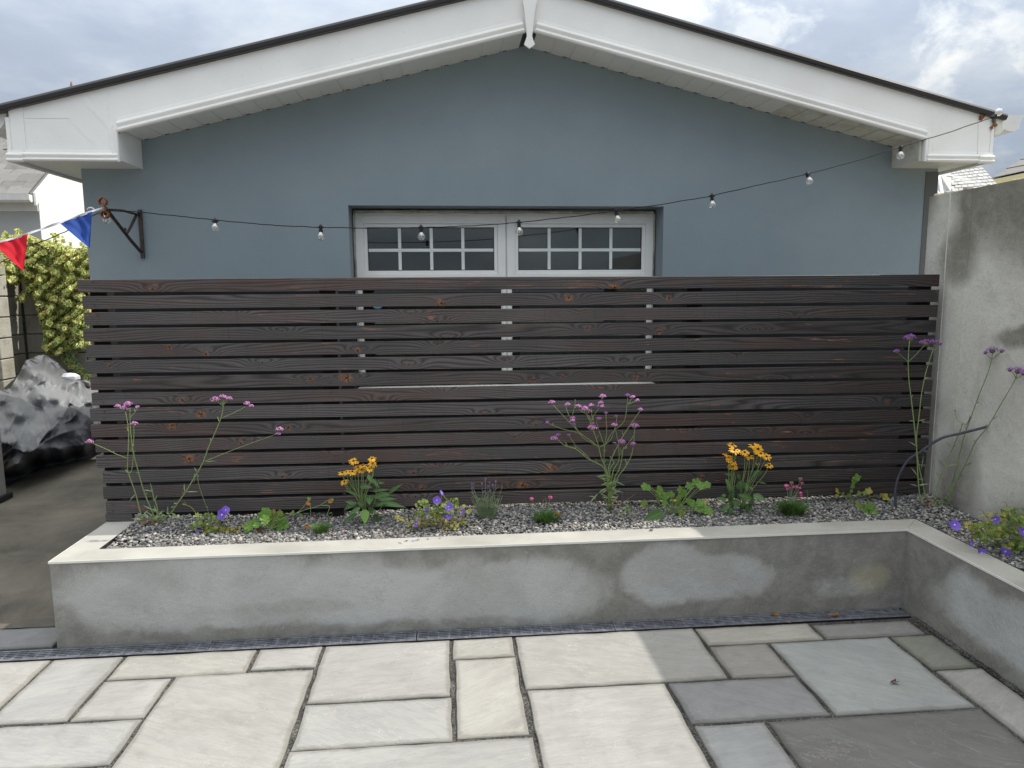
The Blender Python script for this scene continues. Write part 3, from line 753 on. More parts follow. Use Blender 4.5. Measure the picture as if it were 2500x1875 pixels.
mb = MB(); mb.box(XL + T, XR - T, YW + 1.6, YW + 1.64, .0, 2.4); mb.box(XL + T, XR - T, YW + T, YW + 1.6, -.1, -.05); part('inner_wall', mb, 'room_dark', hs)
mb = MB(); mb.box(.50, 1.52, YW + .34, YW + .36, .9, 2.3); part('inner_wall', mb, 'panel_grey', hs)
# --- window
win = part('window', (lambda m: (m.box(wx0 + .004, wx1 - .004, YW + .215, YW + .25, wz1 - .03, wz1 - .004), m)[1])(MB()), 'window_white', hs)
yf = YW + .17                                            # front face of the frame
def frame_box(name, x0, x1, z0, z1, ya, yb, m='window_white', bev=.003):
    b = MB(); b.box(x0, x1, ya, yb, z0, z1); return part(name, b, m, win, bevel=bev)
frame_box('frame', wx0 + .004, wx0 + .050, wz0 + .03, 2.108, yf + .012, yf + .07)
frame_box('frame', wx1 - .050, wx1 - .004, wz0 + .03, 2.108, yf + .012, yf + .07)
frame_box('frame', wx0 + .0505, wx1 - .0505, 2.062, 2.108, yf + .012, yf + .07)
frame_box('frame', .360, .430, wz0 + .03, 2.0615, yf + .012, yf + .07)
frame_box('frame', wx0 + .0505, .3595, 1.628, 1.672, yf + .012, yf + .07)
frame_box('frame', .4305, wx1 - .0505, 1.628, 1.672, yf + .012, yf + .07)
frame_box('frame', wx0 + .0505, wx1 - .0505, wz0 + .03, wz0 + .09, yf + .012, yf + .07)
frame_box('sill', wx0 - .0, wx1 + .0, wz0 + .000, wz0 + .0165, YW + .02, yf + .10)
def miter(name, x0, x1, z0, z1, w, ya, yb, m='window_white', bev=.0025):
    """mitred rectangular frame"""
    b = MB()
    o_ = [(x0, z0), (x1, z0), (x1, z1), (x0, z1)]; i_ = [(x0 + w, z0 + w), (x1 - w, z0 + w), (x1 - w, z1 - w), (x0 + w, z1 - w)]
    for k in range(4):
        j = (k + 1) % 4; g_ = .0004
        b.prism([(o_[k][0], ya, o_[k][1]), (o_[j][0], ya, o_[j][1]), (i_[j][0], ya, i_[j][1]), (i_[k][0], ya, i_[k][1])], (0, yb - ya, 0))
    return part(name, b, m, win, bevel=bev)
def sash(x0, x1, z0, z1, bars=True, sw=.052, bead=.022):
    miter('sash', x0, x1, z0, z1, sw, yf - .006, yf + .011)
    miter('glazing_bead', x0 + sw + .0005, x1 - sw - .0005, z0 + sw + .0005, z1 - sw - .0005, bead, yf + .002, yf + .016)
    gx0, gx1, gz0, gz1 = x0 + sw + bead, x1 - sw - bead, z0 + sw + bead, z1 - sw - bead
    miter('gasket', gx0 - .001, gx1 + .001, gz0 - .001, gz1 + .001, .005, yf + .017, yf + .020, 'black_rubber', 0)
    nb = 4 if bars else 1
    if bars:
        bw_ = .0205; zm = gz0 + (gz1 - gz0) * .475
        b = MB(); b.box(gx0 + .005, gx1 - .005, yf + .0150, yf + .0195, zm - bw_ / 2, zm + bw_ / 2); part('glazing_bar', b, 'glazing_white', win, bevel=.002)
        for k in (1, 2, 3):
            xc = gx0 + (gx1 - gx0) * k / 4; b = MB()
            b.box(xc - bw_ / 2, xc + bw_ / 2, yf + .0148, yf + .0197, gz0 + .006, zm - bw_ / 2 - .0005); b.box(xc - bw_ / 2, xc + bw_ / 2, yf + .0148, yf + .0197, zm + bw_ / 2 + .0005, gz1 - .004)
            part('glazing_bar', b, 'glazing_white', win, bevel=.002)
    b = MB(); b.box(gx0 - .01, gx1 + .01, yf + .0205, yf + .0218, gz0 - .01, gz1 + .01); part('pane', b, 'window_glass', win)
sash(wx0 + .018, .388, 1.658, 2.086); sash(.398, wx1 - .018, 1.658, 2.086)
sash(wx0 + .018, .388, wz0 + .055, 1.640, False, .022, .008); sash(.398, wx1 - .018, wz0 + .055, 1.640, False, .022, .008)
b = MB()
pts = [(wx0 + .012, yf + .004, 1.62), (wx0 + .010, yf + .004, 2.09), (wx0 + .022, yf + .004, 2.112)]
pts += [(wx0 + .04 + (wx1 - wx0 - .08) * i / 24, yf + .002 + rnd(-.002, .002), 2.109 + rnd(-.003, .003)) for i in range(25)]
pts += [(wx1 - .022, yf + .004, 2.112), (wx1 - .010, yf + .004, 2.095), (wx1 - .013, yf + .004, 1.62)]
b.tube(pts, .0085, 6); b.smooth = True; part('sealant', b, 'sealant', win)
b = MB(); b.prism([(-.459 + .044 * math.cos(a_), yf + .0145, 1.530 + .044 * math.sin(a_)) for a_ in [2 * math.pi * k / 28 for k in range(28)]], (0, .002, 0)); part('sticker', b, 'sticker_blue', win, label='round pale blue sticker')

# --- verge fascia, mouldings and the boxed eaves (front face at Y = 4.30)
YV = 4.300
XA = .498                                                # apex
def ztop(x): return (2.596 + .2545 * (x + 2.368)) if x < XA else (2.675 + .2425 * (3.301 - x))     # under the roof trim
def zbot(x): return (2.492 + .2545 * (x + 1.808)) if x < XA else (2.503 + .2360 * (2.945 - x))     # bottom of the fascia
mb = MB()
mb.prism([(-1.850, YV, zbot(-1.85)), (XA - .001, YV, zbot(XA - .001)), (XA - .001, YV, ztop(XA - .001)), (-1.850, YV, ztop(-1.85))], (0, .02, 0))
part('fascia_board', mb, 'upvc', hs)
mb = MB()
mb.prism([(XA + .001, YV, zbot(XA + .001)), (2.985, YV, zbot(2.985)), (2.985, YV, ztop(2.985)), (XA + .001, YV, ztop(XA + .001))], (0, .02, 0))
part('fascia_board', mb, 'upvc', hs)
mb = MB(); mb.prism([(-2.379, YV, 2.335), (-1.8505, YV, 2.335), (-1.8505, YV, ztop(-1.85)), (-2.379, YV, ztop(-2.379))], (0, .02, 0)); part('eaves_box', mb, 'upvc', hs)
for (xa, xb, z0_, z1_) in ((-1.8498, -1.808, 2.336, zbot(-1.85) - .001), (2.944, 2.985, 2.379, zbot(2.985) - .001)):
    mb = MB(); mb.box(xa, xb, YV + .0005, YV + .019, z0_, z1_); part('eaves_box', mb, 'upvc', hs)
mb = MB(); mb.prism([(2.9855, YV, 2.378), (3.373, YV, 2.378), (3.373, YV, ztop(3.373)), (2.9855, YV, ztop(2.9855))], (0, .02, 0)); part('eaves_box', mb, 'upvc', hs)
# returns of the boxes towards the wall and their soffits
for (xa, zb, zt) in ((-1.812, 2.335, 2.520), (2.940, 2.378, 2.535)):
    mb = MB(); mb.box(xa - .012, xa + .004, YV + .0205, YW - .001, zb + .002, zt); part('box_return', mb, 'upvc_dirty' if xa > 0 else 'upvc', hs)
mb = MB(); mb.box(-2.370, -1.826, YV + .0205, YW - .002, 2.338, 2.348); mb.box(-2.370, XL - .001, YW - .0015, YB, 2.338, 2.348); part('box_soffit', mb, 'upvc', hs)
mb = MB(); mb.box(2.946, 3.366, YV + .0205, YW - .002, 2.381, 2.391); mb.box(XR + .001, 3.366, YW - .0015, YB, 2.381, 2.391); part('box_soffit', mb, 'upvc_dirty', hs)
mb = MB(); mb.box(-2.398, -2.378, YV - .004, YB, 2.322, 2.56); part('eaves_fascia', mb, 'upvc', hs)
mb = MB(); mb.box(3.3732, 3.393, YV - .004, YB, 2.366, 2.61); part('eaves_fascia', mb, 'upvc', hs)
OG = [(0, 0), (.010, .000), (.020, .004), (.025, .012), (.023, .020), (.014, .026), (.016, .030), (.022, .036), (.025, .044), (.022, .053), (.012, .059), (.004, .062), (.003, .078), (0, .080)]
def ogee(p0, p1, up, out=(0, -1, 0), name='moulding', prof=OG, m='upvc'):
    b = MB(); b.sweep(prof, p0, p1, out, up); b.smooth = False; return part(name, b, m, hs)
aL = math.atan(.2545); aR = math.atan(.236)
ogee((-1.795, YV - .0005, zbot(-1.795) - .008), (XA - .028, YV - .0005, zbot(XA - .028) - .008), (-math.sin(aL), 0, math.cos(aL)))
ogee((XA + .028, YV - .0005, zbot(XA + .028) - .008), (2.935, YV - .0005, zbot(2.935) - .008), (math.sin(aR), 0, math.cos(aR)))
ogee((-2.312, YV - .0005, 2.326), (-1.815, YV - .0005, 2.326), (0, 0, 1), prof=[(u, v * .8) for u, v in OG])
ogee((2.955, YV - .0005, 2.368), (3.292, YV - .0005, 2.368), (0, 0, 1), prof=[(u, v * .8) for u, v in OG])
ogee((-2.398, YV - .0015, 2.320), (-2.3125, YV - .0015, 2.320), (0, 0, 1), prof=[(u + .004, v * .84) for u, v in OG])
ogee((3.2925, YV - .0015, 2.362), (3.393, YV - .0015, 2.362), (0, 0, 1), prof=[(u + .004, v * .84) for u, v in OG])
ogee((-1.808, YV - .0005, 2.328), (-1.808, YV - .0005, 2.500), (-1, 0, 0), prof=[(u * .8, v * .65) for u, v in OG])
ogee((2.938, YV - .0005, 2.372), (2.938, YV - .0005, 2.520), (1, 0, 0), prof=[(u * .8, v * .65) for u, v in OG])
# thin cover strips over the fascia joints
def plate(pix, d=.0022, name='cover_strip', yy=YV, m='upvc'):
    b = MB(); b.prism([atY(x, y, yy - d) for x, y in pix], (0, d - .0003, 0)); return part(name, b, m, hs)
cl = lambda x, y: (x / 6.144, 200 + y / 6.144)
plate([cl(152, 425), cl(335, 375), cl(398, 1075), cl(200, 1062)], .0035)
plate([cl(350, 432), cl(950, 428), cl(1072, 545), cl(372, 545)])
plate([cl(1015, 560), cl(1085, 500), cl(1625, 1040), cl(1560, 1090)], .0018)
plate([cl(1190, 225), cl(1262, 180), cl(1700, 660), cl(1640, 730)])
cr = lambda x, y: (2140 + x / 6.144, 230 + y / 6.144)
plate([cr(1535, 375), cr(1705, 352), cr(1690, 912), cr(1515, 922)], .0035)
plate([cr(1180, 190), cr(1440, 215), cr(1390, 365), cr(870, 880), cr(790, 620)], .0015)
# apex finial
fp = [(1048, -30), (1140, -30), (1120, 60), (1105, 195), (1110, 212), (1120, 240), (1108, 250), (1090, 263), (1072, 250), (1060, 240), (1070, 212), (1076, 195), (1062, 60)]
mb = MB(); mb.prism([atY(800 + x / 2.212, y / 2.212, YV - .034) for x, y in fp], (0, .012, 0)); part('finial', mb, 'upvc', hs, bevel=.003)

# --- soffit panels under the verge, each with its groove and slot
def soffit(side):
    x = -1.80 if side < 0 else 2.93
    xe = XA; step = .1195 * (1 if side < 0 else -1); k = 0
    while (x + step - xe) * (1 if side < 0 else -1) < .03:
        xa, xb = x, x + step
        if side < 0: xb = min(xb, xe)
        else: xb = max(xb, xe)
        za, zb_ = zbot(xa) + .010, zbot(xb) + .010
        g = .0055 * (1 if side < 0 else -1)
        y0, y1 = YV + .0205, YW - .0008
        dz = (zb_ - za) / (xb - xa)
        b = MB()
        P = lambda xx, yy, up: (xx, yy, za + (xx - xa) * dz + up)
        b.prism([P(xa + g, y0, 0), P(xb - g, y0, 0), P(xb - g, y1, 0), P(xa + g, y1, 0)], (0, 0, .008))
        b.prism([P(xa - g, y0, .0055), P(xa + g, y0, .0055), P(xa + g, y1, .0055), P(xa - g, y1, .0055)], (0, 0, .004))
        xm = xa + g * 2.2; b.prism([P(xm, y1 - .012, -.0007), P(xm + g * 5, y1 - .012, -.0007), P(xm + g * 5, y1 - .001, -.0007), P(xm, y1 - .001, -.0007)], (0, 0, .0006), 1)
        part('soffit_panel', b, ('upvc' if side < 0 or k > 6 else 'upvc_dirty', 'vent'), hs)
        x += step; k += 1
soffit(-1); soffit(1)

# --- roof: slates over the slopes, dark trim along the verge
zr = lambda x: (3.077 + .2535 * (x + .641)) if x < XA else (3.134 + .2403 * (1.482 - x))
for (xa, xb) in ((-2.475, XA), (3.455, XA)):
    mb = MB(); rows = 12; th = .012
    for k in range(rows):
        f0, f1 = k / rows, (k + 1) / rows
        a_, b_ = xa + (xb - xa) * f0, xa + (xb - xa) * f1
        mb.prism([(a_, YV + .02, zr(a_) - .028), (b_, YV + .02, zr(b_) - .040), (b_, YB + .1, zr(b_) - .040), (a_, YB + .1, zr(a_) - .028)], (0, 0, .018))
    part('roof', mb, 'slate', hs)
    sg = 1 if xb > xa else -1
    e1 = Vector((0, -1, 0)); dz = (zr(xb) - zr(xa)) / (xb - xa); up = Vector((-dz, 0, 1)).normalized()
    prof = [(-.03, -.040), (.028, -.042), (.034, -.036), (.036, -.018), (.030, -.006), (.018, 0), (-.03, 0)]
    b = MB(); b.sweep(prof, (xa, YV, zr(xa)), (xb, YV, zr(xb)), e1, up); b.smooth = False; part('verge_trim', b, 'dark_trim', hs)
# gutters along the eaves
GP = [(0, 0), (.012, -.045), (.03, -.068), (.055, -.082), (.09, -.086), (.115, -.068), (.118, -.04), (.128, -.015), (.142, 0), (.137, 0), (.112, -.03), (.108, -.06), (.088, -.078), (.057, -.074), (.034, -.06), (.018, -.04), (.006, 0)]
for (x, z, sg) in ((-2.405, 2.585, -1), (3.432, 2.662, 1)):
    b = MB(); b.sweep([(u * 1.3, v * 1.15) for u, v in GP], (x, YV + .03, z), (x, YB, z), (sg, 0, 0), (0, 0, 1)); g_ = part('gutter', b, 'gutter_white', hs)
    b = MB(); b.prism([(x + sg * u * 1.3, YV + .026, z + v * 1.15) for u, v in GP[:9]], (0, .004, 0)); part('stop_end', b, 'gutter_white', g_)
b = MB(); b.prism([(3.395, YV - .01, 2.655), (3.44, YV - .01, 2.66), (3.455, YV - .01, 2.56), (3.43, YV - .01, 2.535), (3.395, YV - .01, 2.525)], (0, .035, 0)); part('gutter_bracket', b, 'upvc_dirty', hs, bevel=.008)
# two dead leaves caught under the right verge
for i, (px, py) in enumerate(((2402, 288), (2424, 305))):
    c = atY(px, py, YV - .012); b = MB()
    for k in range(6):
        a_ = rnd(0, 6.28); b.quad(c, c + Vector((math.cos(a_) * .022, rnd(-.01, .01), math.sin(a_) * .022)), c + Vector((math.cos(a_ + .5) * .030, rnd(-.01, .01), math.sin(a_ + .5) * .03)), c + Vector((math.cos(a_ + 1) * .02, rnd(-.01, .01), math.sin(a_ + 1) * .02)))
    solo('dead_leaf', b, 'dead_leaf', ('crumpled brown leaf caught under the right end of the roof verge', 'crumpled brown leaf stuck against the white gutter at right')[i], 'leaf')
b = MB(); c = atY(175, 226, 4.42)
for k in range(5):
    a_ = -.5 + k * .25; b.quad(c, c + Vector((-.010 + k * .004, .0, .02)), c + Vector((0.0, 0.004 * k, .062)), c + Vector((.012 - k * .003, .01, .02)))
solo('dead_leaf', b, 'leaf_dry', 'thin dry leaf standing up behind the left roof edge', 'leaf')

# ================================================================== WALL BRACKET, STRING LIGHTS, BUNTING
YC = 4.17
bk = thing('wall_bracket', 'rusty old iron bracket with rings fixed to the blue wall at left', 'bracket', (-1.945, 4.595, 1.8))
def wl(px, py, Y): return atY(px, py, Y)
def bar(name, pts, r, m='old_iron', sides=6, lab=None):
    b = MB(); b.tube(pts, r, sides); return part(name, b, m, bk, lab)
A0, A1 = wl(341, 512, 4.585), wl(349, 631, 4.585)
b = MB(); d_ = A1 - A0; b.box(-.011, .011, -.005, .005, 0, d_.length, rot=Vector((0, 0, 1)).rotation_difference(d_).to_matrix(), org=A0); part('wall_plate', b, 'old_iron', bk)
tip = wl(262, 512, YC)
bar('top_arm', [wl(336, 524, 4.57), wl(300, 514, 4.36), tip], .008)
bar('brace', [wl(343, 614, 4.575), wl(322, 590, 4.46), wl(300, 562, 4.36), wl(258, 508, YC)], .0095)
bar('strut', [wl(332, 527, 4.56), wl(318, 556, 4.44), wl(309, 571, 4.40), wl(304, 566, 4.39)], .009)
for (px, py, r_) in ((251, 492, .023), (256, 524, .022)):
    c = wl(px, py, YC); b = MB(); n = 14
    for k in range(n + 1):
        a_ = 2 * math.pi * k / n
        for (rr, yy) in ((r_, -.012), (r_, .012), (r_ * .72, .012), (r_ * .72, -.012)): b.v.append(c + Vector((math.cos(a_) * rr, yy, math.sin(a_) * rr)))
    for k in range(n):
        for j in range(4): A = k * 4 + j; B = k * 4 + (j + 1) % 4; b.face((A, B, B + 4, A + 4))
    part('ring', b, 'rust', bk)
b = MB(); b.tube([wl(253, 496, YC), wl(258, 506, YC), wl(255, 520, YC)], .006, 6); part('ring_link', b, 'rust', bk)
for (px, py, Y) in ((341, 519, 4.575), (345, 611, 4.575), (306, 560, 4.39)):
    b = MB(); b.ball(wl(px, py, Y) + Vector((0, -.008, 0)), .011, 6, 4); part('bolt', b, 'old_iron', bk)

sl = thing('string_lights', 'black cable of clear globe bulbs strung across the blue gable', 'string lights', (0, YC, 1.95))
k_ = 1.1302
cab = [(-160, 700), (0, 643), (65, 603), (120, 583), (165, 563), (205, 537), (240, 520), (270, 510), (343, 518), (440, 528), (525, 537), (620, 546), (684, 551), (700, 551.5), (783, 555), (900, 557), (1028, 555.5), (1110, 553), (1192, 549), (1267, 543), (1380, 531), (1499, 515.5), (1507, 514), (1620, 498), (1735, 479), (1741, 477), (1860, 450), (1962, 427.5), (1975, 424), (2090, 393), (2192, 361), (2205, 357), (2320, 322), (2424, 286)]
cpts = [wl(x, y, YC if x > 240 else YC - .25 * (240 - x) / 400) for x, y in cab]
b = MB(); rr = [.0028] * len(cpts)
fine_ = []
for i in range(len(cpts) - 1):
    for s_ in range(6):
        f = s_ / 6; fine_.append(cpts[i].lerp(cpts[i + 1], f) + Vector((0, .0015 * math.sin(i * 5 + s_), .0012 * math.sin(i * 7 + s_ * 1.7))))
fine_.append(cpts[-1]); b.tube(fine_, .0027, 5); b.smooth = True; part('cable', b, 'black_rubber', sl)
def bulb_at(px, py, bx, by, up_loop=True, Y=YC):
    """socket hung at (px,py), bulb centre at (bx,by)"""
    p = wl(px, py, Y); c = wl(bx, by, Y); d = (c - p).normalized(); L = (c - p).length
    s_ = MB(); s_.tube([p - d * .012, p - d * .008, p + d * .004, p + d * .006, p + d * (L - .028), p + d * (L - .024)], [.006, .010, .0105, .009, .0115, .0118], 8); 
    ax = Vector((1, 0, 0)); s_.tube([p - ax * .019, p - ax * .010, p + ax * .010, p + ax * .019], [.003, .005, .005, .003], 6)
    if up_loop:
        s_.tube([p - d * .008 + ax * .005 * math.cos(a_) - d * .009 * math.sin(a_) for a_ in [math.pi * k / 6 for k in range(7)]], .0014, 4)
    s_.smooth = True
    so = part('socket', s_, 'black_rubber', sl)
    g_ = MB(); n = len(g_.v); seg = 16
    prof = [(.010, -.026), (.011, -.020), (.016, -.015), (.0205, -.008), (.0225, .001), (.0205, .010), (.014, .018), (.006, .0216), (.0006, .0222)]
    e1 = d.orthogonal().normalized(); e2 = d.cross(e1)
    for r_, h in prof:
        for j in range(seg): a_ = 2 * math.pi * j / seg; g_.v.append(c + d * h + e1 * math.cos(a_) * r_ + e2 * math.sin(a_) * r_)
    for i in range(len(prof) - 1):
        for j in range(seg): A = i * seg + j; B = i * seg + (j + 1) % seg; g_.face((A, B, B + seg, A + seg))
    g_.smooth = True; part('bulb', g_, 'bulb_glass', so)
    f_ = MB(); f_.tube([c - d * .020, c - d * .004], .0022, 5); f_.tube([c - d * .006 + e1 * .0035, c + d * .010 + e1 * .001], .0013, 5); f_.tube([c - d * .006 - e1 * .0035, c + d * .010 - e1 * .001], .0013, 5)
    part('filament', f_, 'filament', so)
for (px, py, bx, by) in ((525, 540, 525.5, 556), (783, 555, 783.5, 577), (1028, 555.5, 1029, 577), (1267, 543, 1268, 565), (1504, 514.5, 1508, 536), (1738, 479, 1739, 500), (1971, 426, 1976, 442), (2199, 361, 2198, 380), (2424, 286, 2438, 274)):
    bulb_at(px, py, bx, by, px < 2400)
bulb_at(258, 518, 261, 536, False, YC + .03)

bt = thing('bunting', 'string of triangular bunting with a blue and a red flag tied to the bracket', 'bunting', (-2.2, 4.1, 1.8))
rib = [(250, 507), (224, 516), (146, 544), (110, 556), (68, 571), (-15, 596), (-70, 617), (-170, 650)]
yb = lambda x: YC - .02 - .35 * (250 - x) / 420
b = MB()
for i in range(len(rib) - 1):
    n = 5
    for s_ in range(n):
        P = []
        for f in (s_ / n, (s_ + 1) / n):
            x = rib[i][0] + (rib[i + 1][0] - rib[i][0]) * f; y = rib[i][1] + (rib[i + 1][1] - rib[i][1]) * f
            tw = math.sin(x * .09) ; p = atY(x, y, yb(x)); P.append((p + Vector((0, .004 * tw, .0075 * (.35 + .65 * abs(math.cos(x * .045))))), p - Vector((0, .004 * tw, .0055))))
        b.quad(P[0][0], P[0][1], P[1][1], P[1][0])
c = wl(222, 514, YC - .03); b.tube([c + Vector((.017 * math.cos(a_), 0, .004 + .011 * math.sin(a_))) for a_ in [math.pi * k / 8 for k in range(9)]], .004, 5)
part('ribbon', b, 'ribbon', bt)
def flag(A, B, C, m, lab):
    """triangular flag: top corners A, B and point C (pixels)"""
    b = MB(); n = 14; idx = {}
    for i in range(n + 1):
        f = i / n
        for j in range(n + 1 - i):
            w_ = j / max(1, n - i) if n - i else 0
            x = (A[0] + (B[0] - A[0]) * w_) * (1 - f) + C[0] * f; y = (A[1] + (B[1] - A[1]) * w_) * (1 - f) + C[1] * f
            yy = yb(A[0] + (B[0] - A[0]) * w_) - .016 * math.sin(w_ * 7 + f * 4) * (.3 + f) - .02 * f + .004 * math.sin(w_ * 19 - f * 9)
            idx[i, j] = len(b.v); b.v.append(atY(x, y, yy))
    for i in range(n):
        for j in range(n - i):
            b.face((idx[i, j], idx[i, j + 1], idx[i + 1, j]))
            if j < n - i - 1: b.face((idx[i, j + 1], idx[i + 1, j + 1], idx[i + 1, j]))
    b.smooth = True; part('flag', b, m, bt, lab)
flag((146, 545), (225, 516), (219, 607), 'flag_blue', 'blue triangular flag')
flag((-15, 597), (68, 571), (57, 662), 'flag_red', 'red triangular flag')
flag((-160, 648), (-72, 619), (-95, 712), 'ribbon', 'white triangular flag')

# ================================================================== PLANTS
cA = lambda x, y: (200 + x / 3.949, 930 + y / 3.949)
cB = lambda x, y: (700 + x / 4.022, 1080 + y / 4.022)
cC = lambda x, y: (1200 + x / 4.022, 930 + y / 4.022)
cD = lambda x, y: (1700 + x / 4.022, 1050 + y / 4.022)
cE = lambda x, y: (2150 + x / 2.677, 780 + y / 2.677)

class Plant:
    def __init__(s, name, label, cat, conv, base, group=None, z=.405, lean=0.0):
        p = atZ(*conv(*base), z); s.Y = p.y; s.c = conv; s.z = p.z; s.lean = lean
        s.o = thing(name, label, cat, (p.x, p.y, z), group); s.rng = random.Random(hash(base) % 9999)
        s.petal = 'petal_verbena'
    def P(s, x, y, dy=0.0):
        Y = s.Y + dy; p = atY(*s.c(x, y), Y)
        if s.lean: p = atY(*s.c(x, y), Y - s.lean * max(0, p.z - s.z))
        if p.x > 2.695: p = atX(*s.c(x, y), 2.695 - abs(dy))
        return p
    def m(s, px):  # crop pixels to metres at this depth
        a = s.P(0, 0); b = s.P(px, 0); return (b - a).length
    def stems(s, lists, r0=.0028, r1=.0014, m='stem_green', spread=.03, name='stem'):
        for L in lists:
            dy0 = s.rng.uniform(-spread, spread); pts = [s.P(x, y, dy0 * (i / max(1, len(L) - 1))) for i, (x, y) in enumerate(L)]
            fine = []
            for i in range(len(pts) - 1):
                a = pts[max(i - 1, 0)]; b_ = pts[i]; c_ = pts[i + 1]; d_ = pts[min(i + 2, len(pts) - 1)]
                for k in range(4):
                    t_ = k / 4; fine.append(.5 * ((2 * b_) + (c_ - a) * t_ + (2 * a - 5 * b_ + 4 * c_ - d_) * t_ ** 2 + (3 * b_ - a - 3 * c_ + d_) * t_ ** 3))
            fine.append(pts[-1]); n = len(fine)
            mb = MB(); mb.tube(fine, [r0 + (r1 - r0) * i / (n - 1) for i in range(n)], 5); mb.smooth = True
            part(name, mb, m, s.o)
            s.last = fine
            yield fine
    def go(s, *a, **k): return list(s.stems(*a, **k))

def blade(mb, base, tip, width, droop=.0, up=Vector((0, -.3, 1)), seg=5, shape='lance', fold=.25, at=None):
    """leaf blade from base to tip with a fold along the midrib"""
    base, tip = Vector(base), Vector(tip); d = tip - base; L = d.length
    if L < 1e-5: return
    d.normalize(); sd = d.cross(up)
    if sd.length < 1e-4: sd = d.orthogonal()
    sd.normalize(); nr = sd.cross(d).normalized(); n = len(mb.v)
    W_ = {'lance': (.25, .75, 1, .8, .42, 0), 'ovate': (.35, .95, 1, .78, .42, 0), 'round': (.3, .9, 1.1, 1.05, .7, 0), 'petal': (.35, .6, .85, 1, .8, .25), 'strap': (.8, 1, 1, .9, .6, 0)}[shape]
    for i in range(seg + 1):
        f = i / seg; w = width * .5 * W_[min(5, int(round(f * 5)))]
        c = base + d * L * f + nr * (-droop * L * (f ** 2) + droop * L * f * .6)
        mb.v += [c - sd * w + nr * w * fold, c, c + sd * w + nr * w * fold]
        if at is not None: at += [0, 1, 0]
    for i in range(seg):
        a = n + i * 3; mb.face((a, a + 1, a + 4, a + 3)); mb.face((a + 1, a + 2, a + 5, a + 4))
def lobed(mb, c, axis, nrm, r, lobes=7, depth=.25, cup=.15, at=None, ar=1.0, span=6.0):
    """rounded scalloped leaf around centre c; axis points to the tip"""
    c = Vector(c); axis = Vector(axis).normalized(); nrm = Vector(nrm); nrm = (nrm - axis * nrm.dot(axis)).normalized(); sd = axis.cross(nrm)
    n = len(mb.v); mb.v.append(c - axis * r * .75)
    if at is not None: at.append(1)
    k = lobes * 4
    for ring in (.55, 1.0):
        for i in range(k + 1):
            a = (i / k - .5) * span; rr = r * ring * (1 - depth * ring * (.5 - .5 * math.cos(2 * math.pi * (i / 4.0 + .5)))) * (1 + .12 * math.cos(a))
            jit = rnd(.94, 1.06)
            mb.v.append(c + (axis * math.cos(a) * rr + sd * math.sin(a) * rr * ar) * jit + nrm * (cup * r * ring ** 2 * (.3 + .5 * math.sin(i * 1.6)) + rnd(-.03, .03) * r))
            if at is not None: at.append(.5 if ring < 1 and i % 4 != 2 else (1 if ring < 1 else 0))
    for i in range(k):
        mb.face((n, n + 1 + i, n + 2 + i)); A = n + 1 + i; B = A + k + 1; mb.face((A, B, B + 1, A + 1))

def tiny_leaves(pl_, paths, m, size=(.014, .03), w=.004, every=3, up=.55, name='foliage', both=True, start=.05):
    mb = MB()
    for pts in paths:
        n = len(pts)
        for i in range(int(n * start), n - 2, every):
            d = (pts[i + 1] - pts[i]).normalized()
            for sgn in ((-1, 1) if both else (random.choice((-1, 1)),)):
                if random.random() < .2: continue
                sd = Vector((sgn * rnd(.4, 1), rnd(-.7, .5), rnd(.1, .5))).normalized()
                tip = pts[i] + (sd * (1 - up) + d * up).normalized() * rnd(*size)
                blade(mb, pts[i], tip, w * rnd(.7, 1.2), rnd(0, .3), seg=3, shape='lance')
    if mb.v: part(name, mb, m, pl_.o, kind='stuff')

def verbena_head(pl_, x, y, r, dy=0.0):
    """domed cluster of tiny florets; r in crop pixels"""
    c = pl_.P(x, y, dy); R_ = pl_.m(r) * .56; mb = MB(); n = max(9, int(R_ * 3000))
    for k in range(n):
        a = rnd(0, 6.283); q = math.sqrt(random.random()); e = Vector((math.cos(a) * q, math.sin(a) * q * .9, rnd(-.25, .1) + .55 * (1 - q * q)))
        p = c + e * R_; nn = (e + Vector((rnd(-.5, .5), rnd(-1.0, .1), rnd(.1, .9)))).normalized(); f = rnd(.0026, .0042) * (1 if R_ > .006 else .7)
        a1 = nn.orthogonal().normalized(); a2 = nn.cross(a1); ph = rnd(0, 6); i0 = len(mb.v); mb.v.append(p)
        for j in range(10):
            an = ph + 2 * math.pi * j / 10; ff = f * (1 if j % 2 == 0 else .5); mb.v.append(p + (a1 * math.cos(an) + a2 * math.sin(an)) * ff + nn * .0008)
        for j in range(10): mb.face((i0, i0 + 1 + j, i0 + 1 + (j + 1) % 10))
    fl = part('flower_head', mb, pl_.petal, pl_.o)
    b = MB(); b.ball(c - Vector((0, 0, R_ * .28)), R_ * .60, 6, 4, (1, 1, .75)); b.smooth = True; part('calyx', b, 'stem_purple', fl)

